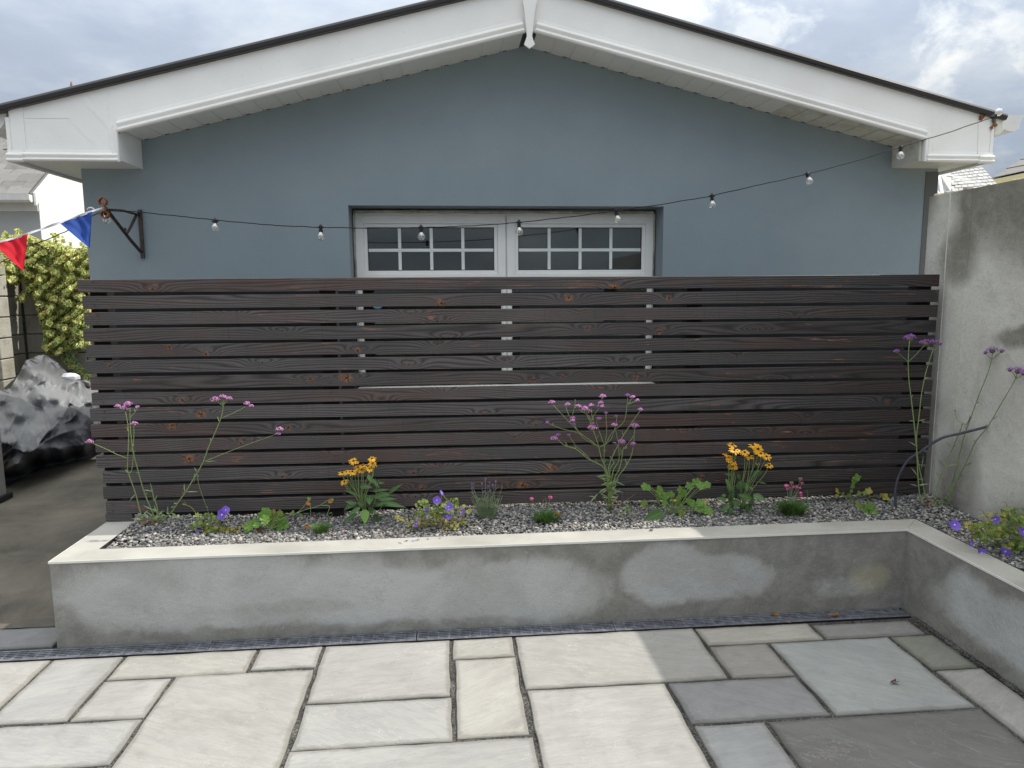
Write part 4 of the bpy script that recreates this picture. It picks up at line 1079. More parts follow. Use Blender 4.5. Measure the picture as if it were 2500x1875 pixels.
def daisy(pl_, x, y, r, tilt=None, petals=11, dy=0.0, cone=True):
    c = pl_.P(x, y, dy); R_ = pl_.m(r); nn = Vector((rnd(-.35, .35), rnd(-.75, -.15), 1)) if tilt is None else Vector(tilt); nn.normalize()
    a1 = nn.orthogonal().normalized(); a2 = nn.cross(a1); mb = MB()
    for k in range(petals):
        a = 2 * math.pi * k / petals + rnd(-.12, .12); dr = (a1 * math.cos(a) + a2 * math.sin(a)); L = R_ * rnd(.85, 1.1)
        blade(mb, c + dr * R_ * .16, c + dr * L - nn * R_ * rnd(.0, .35), R_ * .36, .05, up=nn, seg=5, shape='petal', fold=.15)
    fl = part('flower', mb, 'petal_yellow', pl_.o)
    if cone:
        b = MB(); b.ball(c + nn * R_ * .05, R_ * .24, 8, 6, (1, 1, .9)); b.smooth = True; part('flower_cone', b, 'cone_dark', fl)

def cup_flower(pl_, x, y, r, tilt=(0, -1, .45), dy=0.0, m='petal_violet', eye=True):
    c = pl_.P(x, y, dy); R_ = pl_.m(r); nn = Vector(tilt).normalized(); a1 = nn.orthogonal().normalized(); a2 = nn.cross(a1); mb = MB()
    for k in range(5):
        a = 2 * math.pi * k / 5 + rnd(-.1, .1); dr = (a1 * math.cos(a) + a2 * math.sin(a))
        blade(mb, c - nn * R_ * .1, c + dr * R_ + nn * R_ * rnd(.05, .25), R_ * 1.15, -.05, up=nn, seg=5, shape='petal', fold=.12)
    fl = part('flower', mb, m, pl_.o)
    if eye:
        b = MB(); b.ball(c + nn * R_ * .04, R_ * .17, 6, 4); part('flower_eye', b, 'flower_eye', fl)

def pom(pl_, x, y, r, m, n=26, dy=0.0, sc3=(1, 1, .8), name='flower_head'):
    c = pl_.P(x, y, dy); R_ = pl_.m(r) * .55; mb = MB()
    for k in range(n):
        e = Vector((rnd(-1, 1), rnd(-1, 1), rnd(-1, 1))).normalized(); p = c + Vector((e.x * sc3[0], e.y * sc3[1], e.z * sc3[2])) * R_ * .7; a1 = e.orthogonal().normalized() * R_ * .5; a2 = e.cross(a1)
        mb.quad(p + a1, p + a2, p - a1 + e * R_ * .25, p - a2)
    part(name, mb, m, pl_.o)

def grass_tuft(pl_, x, y, rx, h, n=170, m='leaf_grass'):
    c = pl_.P(x, y); RX = pl_.m(rx); HH = pl_.m(h); mb = MB()
    zb = pl_.z - .004
    for k in range(n):
        a = rnd(0, 6.283); q = rnd(0, .55); b0 = Vector((c.x + math.cos(a) * RX * q, pl_.Y + math.sin(a) * RX * q * .7, zb))
        L = HH * rnd(.7, 1.15); d = Vector((math.cos(a) * (q + .25) * rnd(.5, 1.7), math.sin(a) * (q + .2) * rnd(.4, 1.3), rnd(.65, 1.1))).normalized()
        blade(mb, b0, b0 + d * L, .0028, .25, seg=3, shape='strap', fold=.2)
    part('grass_blades', mb, m, pl_.o, kind='stuff')

def lance_leaf(pl_, x0, y0, x1, y1, w, m='leaf_rudbeckia', dy0=0.0, dy1=None, droop=.2, shape='ovate', name='leaf', up=None):
    """single leaf from stalk end to tip in crop pixels"""
    mb = MB(); at = []
    a = pl_.P(x0, y0, dy0); b = pl_.P(x1, y1, dy0 + (rnd(-.05, .02) if dy1 is None else dy1))
    blade(mb, a, b, pl_.m(w), droop, up=Vector(up) if up else Vector((rnd(-.3, .3), -.9, .55)), seg=5, shape=shape, fold=.28, at=at)
    mb.a['mid'] = at; mb.smooth = True
    part(name, mb, m, pl_.o)

def round_leaf(pl_, x, y, r, ang=0.0, m='leaf_bright', ar=1.0, lobes=7, depth=.22, dy=0.0, nrm=None, stalk=None):
    mb = MB(); at = []; c = pl_.P(x, y, dy)
    lobed(mb, c, Vector((math.sin(ang), rnd(-.25, .1), math.cos(ang))), Vector(nrm) if nrm else Vector((rnd(-.35, .35), -1, rnd(.4, .9))), pl_.m(r), lobes, depth, .18, at, ar, rnd(5.4, 6.0))
    mb.a['mid'] = at
    lf = part('leaf', mb, m, pl_.o)
    if stalk:
        s_ = MB(); b0 = pl_.P(*stalk); mid_ = (b0 + c) / 2 + Vector((0, 0, .006)); s_.tube([b0, mid_, c], .0013, 4); part('leaf_stalk', s_, 'stem_green', lf)

def soft_foliage(pl_, region, n, m, size, dy=.05, lobes=5, name='foliage', z=None):
    """many small cut leaves spread through an irregular mound; region = [(x,y,rx,ry)]"""
    mb = MB(); at = []
    for (x, y, rx, ry) in region:
        for k in range(int(n * rx * ry / sum(a[2] * a[3] for a in region))):
            a = rnd(0, 6.283); q = math.sqrt(random.random()); 
            c = pl_.P(x + math.cos(a) * q * rx, y + math.sin(a) * q * ry, rnd(-dy, dy) + (y + math.sin(a) * q * ry - y) * -.0003)
            if c.z < gz(c.x, c.y) + .003: c.z = gz(c.x, c.y) + rnd(.003, .02)
            lobed(mb, c, (rnd(-1, 1), rnd(-1, .4), rnd(-.4, 1)), (rnd(-.6, .6), rnd(-1, .2), rnd(.3, 1)), rnd(*size), lobes, rnd(.4, .6), .25, at, rnd(.7, 1), 5.2)
    mb.a['mid'] = at
    part(name, mb, m, pl_.o, kind='stuff')

# ---- tall verbena at the left end
v = Plant('verbena', 'tall sparse pink verbena at the left end of the bed, one stem leaning right', 'plant', cA, (740, 1400), lean=.16)
s1 = v.go([[(600, 1385), (550, 1210), (520, 1090), (450, 890), (440, 820), (450, 500), (420, 300)], [(700, 1330), (690, 1290), (640, 1170), (590, 1040), (540, 860), (500, 700), (470, 500), (462, 260)],
           [(740, 1400), (740, 1310), (720, 1200), (690, 1120), (680, 1060), (660, 990)], [(740, 1400), (780, 1340), (860, 1270), (930, 1170), (1000, 1070), (1110, 890), (1170, 780), (1220, 640), (1270, 530), (1340, 360), (1365, 240), (1370, 190)]], .0038, .0018)
s2 = v.go([[(465, 350), (505, 310), (535, 262)], [(420, 300), (380, 270), (345, 250)], [(495, 640), (500, 540), (500, 430)], [(440, 745), (330, 705), (240, 660), (100, 600)], [(450, 890), (480, 860), (495, 700), (470, 640)],
           [(1350, 355), (1460, 310), (1575, 250)], [(1170, 780), (1370, 700), (1550, 630), (1870, 515)], [(1110, 900), (1130, 1010), (1170, 1130), (1222, 1270)], [(1360, 240), (1300, 195)], [(1366, 230), (1410, 180)]], .002, .0013)
for k in range(34):
    x0, y0 = random.choice(((600, 1330), (690, 1290), (735, 1330), (760, 1330), (840, 1280))); x0 += rnd(-25, 25); y0 += rnd(-60, 30); a_ = rnd(-1, 1); L_ = rnd(40, 110)
    lance_leaf(v, x0, y0, x0 + a_ * L_, y0 - rnd(-.25, .8) * L_, rnd(12, 22), 'stem_green' if k % 3 else 'leaf_grey', shape='lance', dy1=rnd(-.05, .02))
tiny_leaves(v, s1, 'stem_green', (.016, .034), .0045, 5, start=.0); tiny_leaves(v, s2, 'stem_green', (.008, .018), .0035, 5, both=False)
for (a0, b0, a1, b1, w_) in ((590, 1340, 470, 1325, 18), (520, 1090, 445, 1170, 12), (860, 1270, 930, 1315, 22), (830, 1290, 825, 1205, 18), (740, 1300, 690, 1190, 16), (720, 1320, 600, 1250, 16), (1000, 1070, 1125, 1065, 12), (990, 1070, 985, 985, 12), (1170, 780, 1300, 770, 12), (740, 1300, 780, 1245, 18), (600, 1050, 690, 1065, 12), (690, 1330, 660, 1290, 20), (760, 1300, 800, 1290, 22), (1090, 890, 1078, 990, 14), (1110, 880, 1080, 830, 12), (450, 890, 412, 845, 10), (920, 1185, 880, 1175, 14)):
    lance_leaf(v, a0, b0, a1, b1, w_, 'leaf_grey', shape='lance', dy1=rnd(-.02, .02))
for (x, y, r_) in ((345, 242, 56), (445, 222, 78), (408, 265, 78), (535, 250, 36), (505, 410, 70), (72, 585, 68), (1285, 178, 88), (1358, 150, 66), (1415, 168, 62), (1590, 215, 56), (1630, 240, 48), (1905, 465, 76), (1890, 510, 46)): verbena_head(v, x, y, r_)
soft_foliage(v, [(690, 1400, 70, 50), (600, 1420, 60, 40)], 26, 'leaf_dry', (.007, .012), .03)

# ---- geranium with a single violet flower, left
g1 = Plant('cranesbill', 'low geranium with yellowing trailing stems and one upright violet flower, near the left end', 'plant', cA, (1260, 1440))
soft_foliage(g1, [(1200, 1330, 110, 60), (1290, 1400, 120, 60), (1100, 1390, 60, 50)], 90, 'leaf_geranium', (.008, .016), .04)
soft_foliage(g1, [(1260, 1470, 110, 40), (1450, 1450, 120, 45), (1330, 1430, 60, 30)], 70, 'leaf_yellow', (.006, .012), .03)
g1.go([[(1150, 1420), (1260, 1460), (1400, 1490), (1560, 1500)], [(1230, 1400), (1330, 1470), (1480, 1470), (1640, 1400)], [(1110, 1290), (1050, 1215), (970, 1190)]], .0017, .0012, 'leaf_yellow')
g1.go([[(1310, 1370), (1330, 1330), (1350, 1300)]], .0016, .0012)
cup_flower(g1, 1352, 1290, 62, (-.5, -.8, .2)); cup_flower(g1, 1385, 1245, 44, (.5, -.6, .6), .01)
for x, y in ((1115, 1450), (1250, 1495), (1490, 1535)): cup_flower(g1, x, y, 20, (.2, -1, .3), -.02, eye=False)
soft_foliage(g1, [(985, 1190, 22, 25)], 5, 'leaf_dry', (.004, .007), .01)

# ---- geum: round bright leaves, orange bells on long stalks
gm = Plant('geum', 'bright green rosette of rounded leaves with orange bells on arching stalks', 'plant', cA, (1820, 1430))
for (x, y, r_, a_) in ((1780, 1270, 62, -.2), (1690, 1390, 40, -1.2), (1860, 1310, 66, .2), (1930, 1330, 62, .7), (1770, 1340, 58, -.7), (1830, 1390, 66, .1), (1900, 1400, 66, 1.0), (1620, 1400, 56, -1.4), (1600, 1440, 44, -1.8), (1670, 1360, 44, -.9), (1950, 1390, 52, 1.4), (1740, 1300, 50, -.5), (1840, 1430, 48, 3.0), (1910, 1280, 40, .4)):
    round_leaf(gm, x, y, r_, a_, 'leaf_bright' if random.random() < .8 else 'leaf_geranium', lobes=6, depth=.2, dy=rnd(-.04, .04), stalk=(1820, 1430))
round_leaf(gm, 1710, 1430, 42, .8, 'dead_leaf_dark', dy=-.03); round_leaf(gm, 1850, 1258, 26, .6, 'leaf_dry')
gm.c = cB
gm.go([[(-130, 780), (0, 730), (100, 690), (160, 640), (200, 580), (225, 555)], [(95, 695), (200, 655), (300, 630), (370, 590), (420, 560), (450, 545)], [(340, 620), (410, 620), (418, 650), (400, 700)], [(232, 600), (234, 700), (228, 810), (250, 845)], [(418, 700), (440, 690), (450, 720)]], .0017, .0011, 'stem_green')
for x, y in ((212, 596), (428, 578), (202, 820)): cup_flower(gm, x, y, 24, (rnd(-.3, .3), -1, -.4), m='petal_orange', eye=False)
for x, y, r_ in ((60, 690, 26), (220, 555, 24), (140, 718, 20), (450, 565, 18), (398, 712, 16)): round_leaf(gm, x, y, r_, rnd(-1, 1), 'leaf_bright', lobes=3, depth=.4)
pom(gm, 250, 865, 22, 'leaf_dry', 14)

# ---- thrift without flowers
t0 = Plant('thrift', 'small dark grassy tuft without flowers beside the left yellow daisies', 'plant', cB, (330, 880))
grass_tuft(t0, 330, 850, 110, 120, 150)
for x, y in ((555, 878), (250, 745)): pom(t0, x, y, 20, 'petal_pink', 12, -.02, name='fallen_petals')

# ---- black-eyed daisies, left clump
r1 = Plant('rudbeckia', 'clump of yellow dark-eyed daisies left of centre with a big pale leaf over the wall', 'plant', cB, (800, 760), lean=.20)
heads = [(655, 182, 50), (690, 196, 24), (838, 160, 46), (842, 208, 50), (700, 245, 50), (745, 228, 44), (738, 270, 50), (812, 260, 42), (545, 300, 48), (585, 290, 36), (645, 288, 48), (565, 388, 44), (660, 300, 30)]
sts = [[(790, 760), (740, 600), (690, 450), (670, 330), (655, 200)], [(800, 760), (770, 560), (840, 330), (842, 175)], [(800, 740), (760, 520), (848, 330), (848, 220)], [(790, 740), (720, 560), (705, 400), (700, 260)], [(790, 740), (730, 520), (750, 380), (745, 245)],
       [(790, 740), (740, 560), (735, 400), (738, 285)], [(800, 740), (740, 520), (790, 350), (812, 270)], [(790, 740), (700, 560), (600, 440), (545, 310)], [(790, 740), (710, 540), (620, 400), (585, 300)], [(790, 740), (720, 560), (650, 420), (645, 300)], [(790, 740), (680, 540), (600, 470), (565, 395)], [(800, 740), (870, 560), (880, 440), (905, 370)]]
st = r1.go(sts, .0028, .0016)
tiny_leaves(r1, st, 'leaf_rudbeckia', (.018, .034), .008, 7, both=False)
for (x, y, r_) in heads: daisy(r1, x, y, r_, dy=rnd(-.03, .03))
for L in ((760, 620, 690, 590, 60), (860, 540, 1030, 495, 72), (1000, 500, 1135, 405, 44), (900, 560, 1080, 550, 46), (930, 590, 1175, 635, 58), (820, 520, 810, 612, 92), (720, 430, 840, 440, 60), (800, 320, 860, 410, 46), (680, 590, 555, 660, 66), (660, 600, 575, 580, 44), (720, 640, 595, 720, 50), (690, 700, 535, 795, 44),
          (765, 660, 758, 800, 92), (790, 760, 725, 855, 66), (815, 660, 885, 690, 52), (850, 600, 905, 600, 50), (870, 700, 880, 800, 60), (900, 400, 965, 395, 28), (880, 440, 870, 350, 40), (700, 520, 570, 470, 30), (840, 480, 1000, 460, 34), (870, 620, 1000, 590, 40), (770, 500, 740, 580, 64), (830, 640, 800, 700, 50), (905, 730, 940, 760, 40), (620, 340, 690, 470, 22), (845, 360, 910, 450, 36)):
    lance_leaf(r1, *L, dy0=rnd(-.05, .01), droop=rnd(.1, .35))
r1.go([[(800, 740), (820, 780), (840, 805)], [(790, 740), (770, 700), (762, 665)], [(870, 720), (920, 650), (1005, 505)]], .0022, .0016)
lance_leaf(r1, 848, 795, 848, 950, 104, 'leaf_bright', dy0=-.03, dy1=-.09, droop=.1, up=(0, -1, .7)); lance_leaf(r1, 764, 662, 770, 805, 96, 'leaf_bright', dy0=-.04, dy1=-.07, droop=.1, up=(.2, -1, .6))

# ---- geranium in full flower
g2 = Plant('cranesbill', 'sprawling violet geranium in full flower next to the lavender', 'plant', cB, (1450, 840))
soft_foliage(g2, [(1330, 610, 60, 50), (1650, 590, 60, 40), (1560, 640, 110, 70), (1440, 700, 120, 80), (1300, 700, 60, 50)], 150, 'leaf_geranium', (.008, .017), .05)
soft_foliage(g2, [(1130, 740, 80, 40), (1240, 800, 120, 50), (1450, 740, 120, 60), (1650, 760, 110, 60), (1600, 850, 60, 40), (1740, 660, 60, 40)], 130, 'leaf_yellow', (.007, .014), .04)
g2.go([[(1450, 820), (1500, 700), (1480, 600)], [(1450, 820), (1560, 740), (1590, 650)], [(1450, 820), (1560, 760), (1570, 740)], [(1450, 820), (1400, 700), (1380, 660)], [(1450, 800), (1380, 790), (1275, 800)], [(1500, 760), (1650, 830), (1720, 780), (1790, 790), (1795, 870)], [(1500, 600), (1520, 540), (1515, 500)], [(1530, 510), (1560, 550), (1600, 580)], [(1450, 800), (1200, 850), (1140, 900)], [(1500, 740), (1590, 830), (1760, 830)]], .0017, .0012, 'leaf_yellow')
for (x, y, r_, tl) in ((1475, 568, 44, (0, -1, .3)), (1590, 630, 46, (.1, -1, .3)), (1572, 722, 46, (0, -1, .4)), (1378, 642, 34, (-.6, -.8, .3)), (1374, 722, 36, (.6, -.7, .5)), (1275, 802, 32, (-.1, -1, .5)), (1516, 495, 30, (.9, -.3, .5)), (1725, 678, 26, (.2, -1, 0))): cup_flower(g2, x, y, r_, tl, -.02)

# ---- lavender
lv = Plant('lavender', 'upright grey-leaved lavender with faded purple spikes right of the violet geranium', 'plant', cB, (1960, 760))
sp = [(1820, 440, 1815, 395), (1835, 470, 1825, 430), (1952, 385, 1952, 345), (1920, 430, 1912, 395), (1990, 415, 1992, 375), (1975, 455, 1970, 425), (1942, 505, 1945, 470), (2005, 495, 1998, 465), (2050, 400, 2050, 375), (2028, 440, 2022, 405), (2110, 420, 2112, 395), (1840, 420, 1842, 395)]
ls = [[(1960 + rnd(-40, 40), 770), ((1960 + x0) / 2 + rnd(-8, 8), 620), (x0, y0 + 40), (x1, y1)] for (x0, y0, x1, y1) in sp]
ls += [[(1960 + rnd(-60, 60), 775), (1960 + dx * .7, 650), (1960 + dx, 560 + rnd(-40, 50))] for dx in list(range(-150, 160, 7)) + list(range(-110, 120, 9))]
st = lv.go(ls, .0014, .0009, 'leaf_grey')
tiny_leaves(lv, [s_[:int(len(s_) * .8)] for s_ in st], 'leaf_grey', (.014, .028), .0038, 1, .45)
for (x0, y0, x1, y1) in sp[:-2]:
    for k in range(3): pass
    pom(lv, (x0 + x1) / 2, (y0 + y1) / 2, 27, 'petal_lavender', 34, sc3=(.75, .75, 1.7))

# ---- thrift with two pink heads
t1 = Plant('thrift', 'small grassy tuft with two pink button heads left of the central verbena', 'plant', cC, (540, 1385))
grass_tuft(t1, 540, 1360, 140, 150, 220)
t1.go([[(470, 1330), (420, 1240), (400, 1165)], [(560, 1320), (560, 1220), (575, 1150)], [(560, 1320), (545, 1200), (530, 1155)], [(520, 1320), (505, 1200), (515, 1165)], [(450, 1310), (395, 1230), (392, 1205)]], .0011, .0009)
for x, y, r_, m_ in ((393, 1158, 40, 'petal_pink'), (578, 1145, 44, 'petal_pink'), (655, 1302, 38, 'petal_orange'), (525, 1250, 18, 'leaf_dry')): pom(t1, x, y, r_, m_, 30)

# ---- central verbena
vc = Plant('verbena', 'tall bushy pink verbena at the centre of the bed with many branching heads', 'plant', cC, (1150, 1280), lean=.16)
main = [[(1150, 1280), (1150, 1050), (1130, 880), (1080, 760), (1055, 660), (1040, 600), (1000, 490)], [(1160, 1270), (1150, 1050), (1110, 860), (1105, 700), (1110, 640)], [(1170, 1260), (1200, 980), (1260, 850), (1290, 680)], [(1160, 1250), (1230, 970), (1310, 850), (1370, 740), (1390, 650)],
        [(1150, 1200), (1120, 880), (940, 760), (830, 670), (720, 635), (645, 570)], [(1150, 1150), (1150, 850), (1270, 580), (1350, 450), (1455, 300)], [(1160, 1200), (1190, 900), (1250, 780), (1245, 640)], [(1180, 1230), (1160, 900), (1200, 800), (1160, 740)]]
bran = [[(1055, 650), (870, 510), (750, 390), (605, 235)], [(870, 515), (830, 460), (795, 380)], [(1040, 640), (900, 560), (805, 430)], [(770, 360), (735, 270), (745, 245)], [(795, 340), (815, 250), (822, 190)], [(1000, 480), (960, 350), (870, 290), (850, 262)], [(980, 420), (935, 330), (935, 300)], [(1000, 400), (985, 330), (980, 250)],
        [(975, 400), (1010, 330), (1070, 250)], [(1075, 260), (1085, 180), (1090, 160)], [(1110, 640), (1060, 500), (1030, 400), (1055, 380)], [(1110, 640), (1130, 500), (1122, 320)], [(1060, 650), (870, 520), (690, 470), (545, 410)], [(1000, 800), (900, 700), (830, 640), (765, 540)],
        [(1260, 640), (1230, 540), (1212, 440)], [(1212, 470), (1228, 380), (1225, 350)], [(1110, 640), (1190, 500), (1300, 400), (1330, 240), (1338, 150)], [(1338, 230), (1365, 190), (1382, 165)], [(1340, 230), (1400, 205), (1425, 195)], [(1270, 700), (1395, 540), (1402, 460)], [(1395, 600), (1400, 540), (1402, 470)], [(1060, 650), (1120, 620), (1180, 560), (1210, 460)], [(1280, 720), (1260, 660), (1240, 640)]]
s1 = vc.go(main, .0034, .0017); s2 = vc.go(bran, .0019, .0012)
tiny_leaves(vc, s1, 'stem_green', (.016, .036), .0045, 3, start=0); tiny_leaves(vc, s2, 'stem_green', (.007, .016), .003, 5, both=False)
for L in ((1130, 930, 1030, 935, 14), (1120, 1050, 1040, 1110, 16), (1040, 1110, 960, 1200, 14), (1020, 1140, 955, 1130, 12), (1020, 1140, 1015, 1185, 12), (1150, 1080, 1310, 1090, 16), (1200, 980, 1320, 1030, 14), (1180, 1200, 1250, 1120, 20), (1150, 1150, 1090, 1140, 20), (1150, 1060, 1080, 1100, 20), (1180, 1020, 1250, 970, 12), (1140, 1050, 1120, 1000, 20), (1170, 1080, 1210, 1040, 20), (1190, 1110, 1270, 1060, 16), (1160, 1140, 1230, 1140, 24), (1290, 660, 1335, 655, 16), (1300, 660, 1335, 640, 12), (1230, 610, 1185, 605, 12)):
    lance_leaf(vc, *L, 'leaf_grey', shape='lance', dy1=rnd(-.03, .02))
for L in ((1150, 1190, 1200, 1240, 20), (1140, 1200, 1100, 1150, 22), (1160, 1220, 1250, 1215, 18), (1160, 1180, 1240, 1150, 20)): lance_leaf(vc, *L, 'leaf_dry', shape='lance')
for k in range(46):
    x0 = 1150 + rnd(-18, 30); y0 = rnd(930, 1240); a_ = rnd(-1, 1); L_ = rnd(45, 120)
    lance_leaf(vc, x0, y0, x0 + a_ * L_, y0 - rnd(-.35, .75) * L_, rnd(10, 20), 'stem_green' if k % 5 else 'leaf_grey', shape='lance', dy1=rnd(-.05, .02))
vc.go([[(1270, 1210), (1340, 1160), (1410, 1112)], [(1180, 1260), (1270, 1210), (1285, 1100)]], .0014, .0010, 'leaf_dry')
for (x, y, r_) in ((592, 210, 62), (747, 230, 56), (800, 362, 50), (795, 392, 46), (805, 425, 40), (850, 250, 64), (920, 272, 72), (950, 298, 66), (980, 240, 56), (1090, 150, 64), (1072, 215, 54), (1072, 245, 68), (988, 462, 96), (988, 420, 40), (1055, 370, 46), (1123, 312, 36), (545, 408, 34), (760, 530, 28), (612, 562, 66), (655, 530, 48), (1205, 430, 60), (1225, 345, 34), (1335, 138, 42), (1385, 158, 52), (1430, 190, 42), (1460, 280, 50), (1405, 440, 80), (1280, 600, 84), (1240, 632, 50), (1390, 618, 60)):
    vc.petal = 'petal_purple' if r_ < 52 and random.random() < .55 else 'petal_verbena'; verbena_head(vc, x, y, r_, rnd(-.02, .02))
b_ = MB(); b_.ball(vc.P(822, 187), .0035, 6, 4); part('bud', b_, 'petal_brown', vc.o)
k1 = Plant('seedling', 'small pale green seedling on the gravel at the foot of the central verbena', 'plant', cC, (1330, 1345))
for L in ((1330, 1260, 1370, 1240, 14), (1330, 1250, 1335, 1165, 12), (1320, 1260, 1270, 1235, 16), (1320, 1270, 1230, 1340, 14), (1340, 1270, 1390, 1320, 14), (1330, 1260, 1290, 1300, 16), (1335, 1250, 1365, 1215, 12), (1330, 1270, 1350, 1300, 14)): lance_leaf(k1, *L, 'leaf_geranium', shape='lance')

# ---- big bright lobed leaves
hb = Plant('leafy_geum', 'broad bright green lobed leaves without flowers right of the central verbena', 'plant', cC, (1780, 1300))
for (x, y, r_, a_, m_) in ((1510, 1040, 46, -1.4, 0), (1545, 1048, 34, -1.2, 0), (1650, 1080, 56, -.5, 0), (1700, 1140, 52, -.3, 0), (1760, 1120, 44, .1, 0), (1640, 1140, 46, -1, 0), (1700, 1200, 40, -.8, 0), (1830, 1200, 38, .3, 0), (1850, 1070, 42, -.2, 0), (1880, 1110, 50, .1, 0), (1940, 1035, 46, .6, 0), (2010, 1000, 50, .3, 0), (2050, 1030, 50, 1.0, 0), (2110, 1020, 46, 1.3, 0),
                           (1500, 1210, 50, -.8, 1), (1860, 1280, 58, 2.6, 1), (1960, 1200, 46, .9, 0), (1930, 1180, 36, .4, 0), (2010, 1230, 50, 1.3, 0), (2060, 1250, 62, 1.5, 0), (2120, 1270, 56, 1.7, 0), (2040, 1200, 46, 1.2, 0), (1840, 1150, 40, -.2, 0), (1780, 1200, 40, .2, 0)):
    round_leaf(hb, x, y, r_, a_, 'leaf_geranium' if m_ else 'leaf_bright', lobes=5, depth=.24, dy=rnd(-.05, .03), stalk=(1780 + rnd(-20, 20), 1300))
lance_leaf(hb, 1680, 1290, 1500, 1370, 110, 'leaf_rudbeckia', droop=.1, shape='round', dy0=-.04, dy1=-.06); lance_leaf(hb, 2000, 1200, 2145, 1172, 50, 'leaf_yellow', droop=.1)
hb.go([[(1780, 1300), (1740, 1220), (1640, 1110), (1570, 1050)], [(1790, 1300), (1860, 1220), (1930, 1100), (2000, 1040), (2080, 1030)], [(1770, 1300), (1680, 1230), (1600, 1185), (1530, 1180)], [(1790, 1310), (1900, 1240), (2000, 1230)], [(1770, 1300), (1720, 1290), (1650, 1310)]], .0024, .0014, 'stem_green')
daisy(hb, 1795, 1170, 22, cone=False)

# ---- black-eyed daisies, right clump
r2 = Plant('rudbeckia', 'taller clump of yellow dark-eyed daisies right of centre, in front of the dark boards', 'plant', cD, (420, 790), lean=.18)
sts = [[(350, 780), (330, 600), (350, 400), (358, 160)], [(350, 780), (350, 600), (370, 400), (372, 200)], [(350, 780), (345, 560), (372, 330), (400, 205)], [(340, 780), (320, 560), (318, 400), (312, 250)], [(350, 780), (325, 560), (318, 420), (320, 300)], [(360, 780), (350, 560), (365, 420), (366, 320)], [(360, 780), (370, 560), (380, 460), (360, 362)],
       [(430, 780), (440, 560), (470, 400), (478, 230)], [(440, 780), (490, 560), (515, 400), (522, 262)], [(440, 780), (500, 560), (560, 330), (560, 160)], [(440, 780), (480, 580), (590, 300), (606, 200)], [(450, 780), (500, 600), (600, 400), (642, 245)], [(450, 780), (510, 620), (610, 420), (690, 270)], [(450, 780), (560, 570), (660, 450), (716, 350)], [(440, 780), (500, 560), (600, 380), (602, 335)], [(430, 780), (450, 560), (495, 350), (500, 270)]]
st = r2.go(sts, .0026, .0014)
tiny_leaves(r2, st, 'leaf_rudbeckia', (.016, .03), .007, 8, both=False)
for (x, y, r_) in ((352, 145, 50), (372, 198, 52), (402, 205, 36), (310, 242, 52), (320, 275, 32), (325, 298, 40), (366, 312, 44), (358, 356, 54), (475, 218, 46), (520, 255, 56), (558, 150, 50), (635, 232, 44), (692, 260, 48), (716, 345, 46)): daisy(r2, x, y, r_, dy=rnd(-.03, .03))
daisy(r2, 606, 184, 60, (.15, -1, .55), 15); daisy(r2, 602, 332, 24, petals=4)
for L in ((330, 640, 375, 600, 40), (300, 545, 378, 600, 70), (290, 690, 200, 660, 46), (320, 730, 232, 800, 58), (290, 640, 245, 640, 36), (380, 680, 388, 765, 86), (430, 500, 440, 600, 100), (420, 640, 605, 690, 56), (560, 640, 690, 685, 66), (560, 650, 600, 640, 50), (500, 720, 505, 820, 84), (520, 700, 575, 745, 56), (350, 440, 275, 430, 30), (600, 440, 650, 400, 34), (610, 510, 700, 530, 26), (340, 760, 315, 845, 60), (520, 800, 595, 870, 60), (480, 520, 500, 600, 50), (520, 560, 560, 600, 40), (410, 620, 430, 690, 60), (330, 700, 320, 640, 60), (440, 720, 480, 770, 50), (400, 430, 440, 500, 40), (290, 480, 310, 560, 34), (610, 390, 540, 470, 34)):
    lance_leaf(r2, *L, dy0=rnd(-.05, .01), droop=rnd(.1, .3))

# ---- thrift with faded heads
t2 = Plant('thrift', 'grassy cushion with several pink and faded brown heads, right half of the bed', 'plant', cD, (930, 820))
grass_tuft(t2, 930, 800, 175, 165, 340)
hd = [(885, 548, 44, 0), (893, 580, 26, 0), (1040, 520, 34, 0), (985, 558, 34, 0), (1016, 570, 26, 0), (1022, 618, 36, 0), (1032, 642, 30, 0), (1008, 665, 30, 0), (952, 556, 30, 0), (918, 565, 22, 0), (1022, 482, 40, 1), (935, 520, 42, 1), (945, 532, 24, 1)]
t2.go([[(910 + (x - 930) * .3, 740), ((x + 930) / 2 - 10, 650), (x, y)] for x, y, r_, k in hd] + [[(1050, 740), (1095, 640), (1080, 585)]], .0011, .0008, 'leaf_grey')
for x, y, r_, k in hd: pom(t2, x, y, r_, 'petal_brown' if k else 'petal_pink', 26)

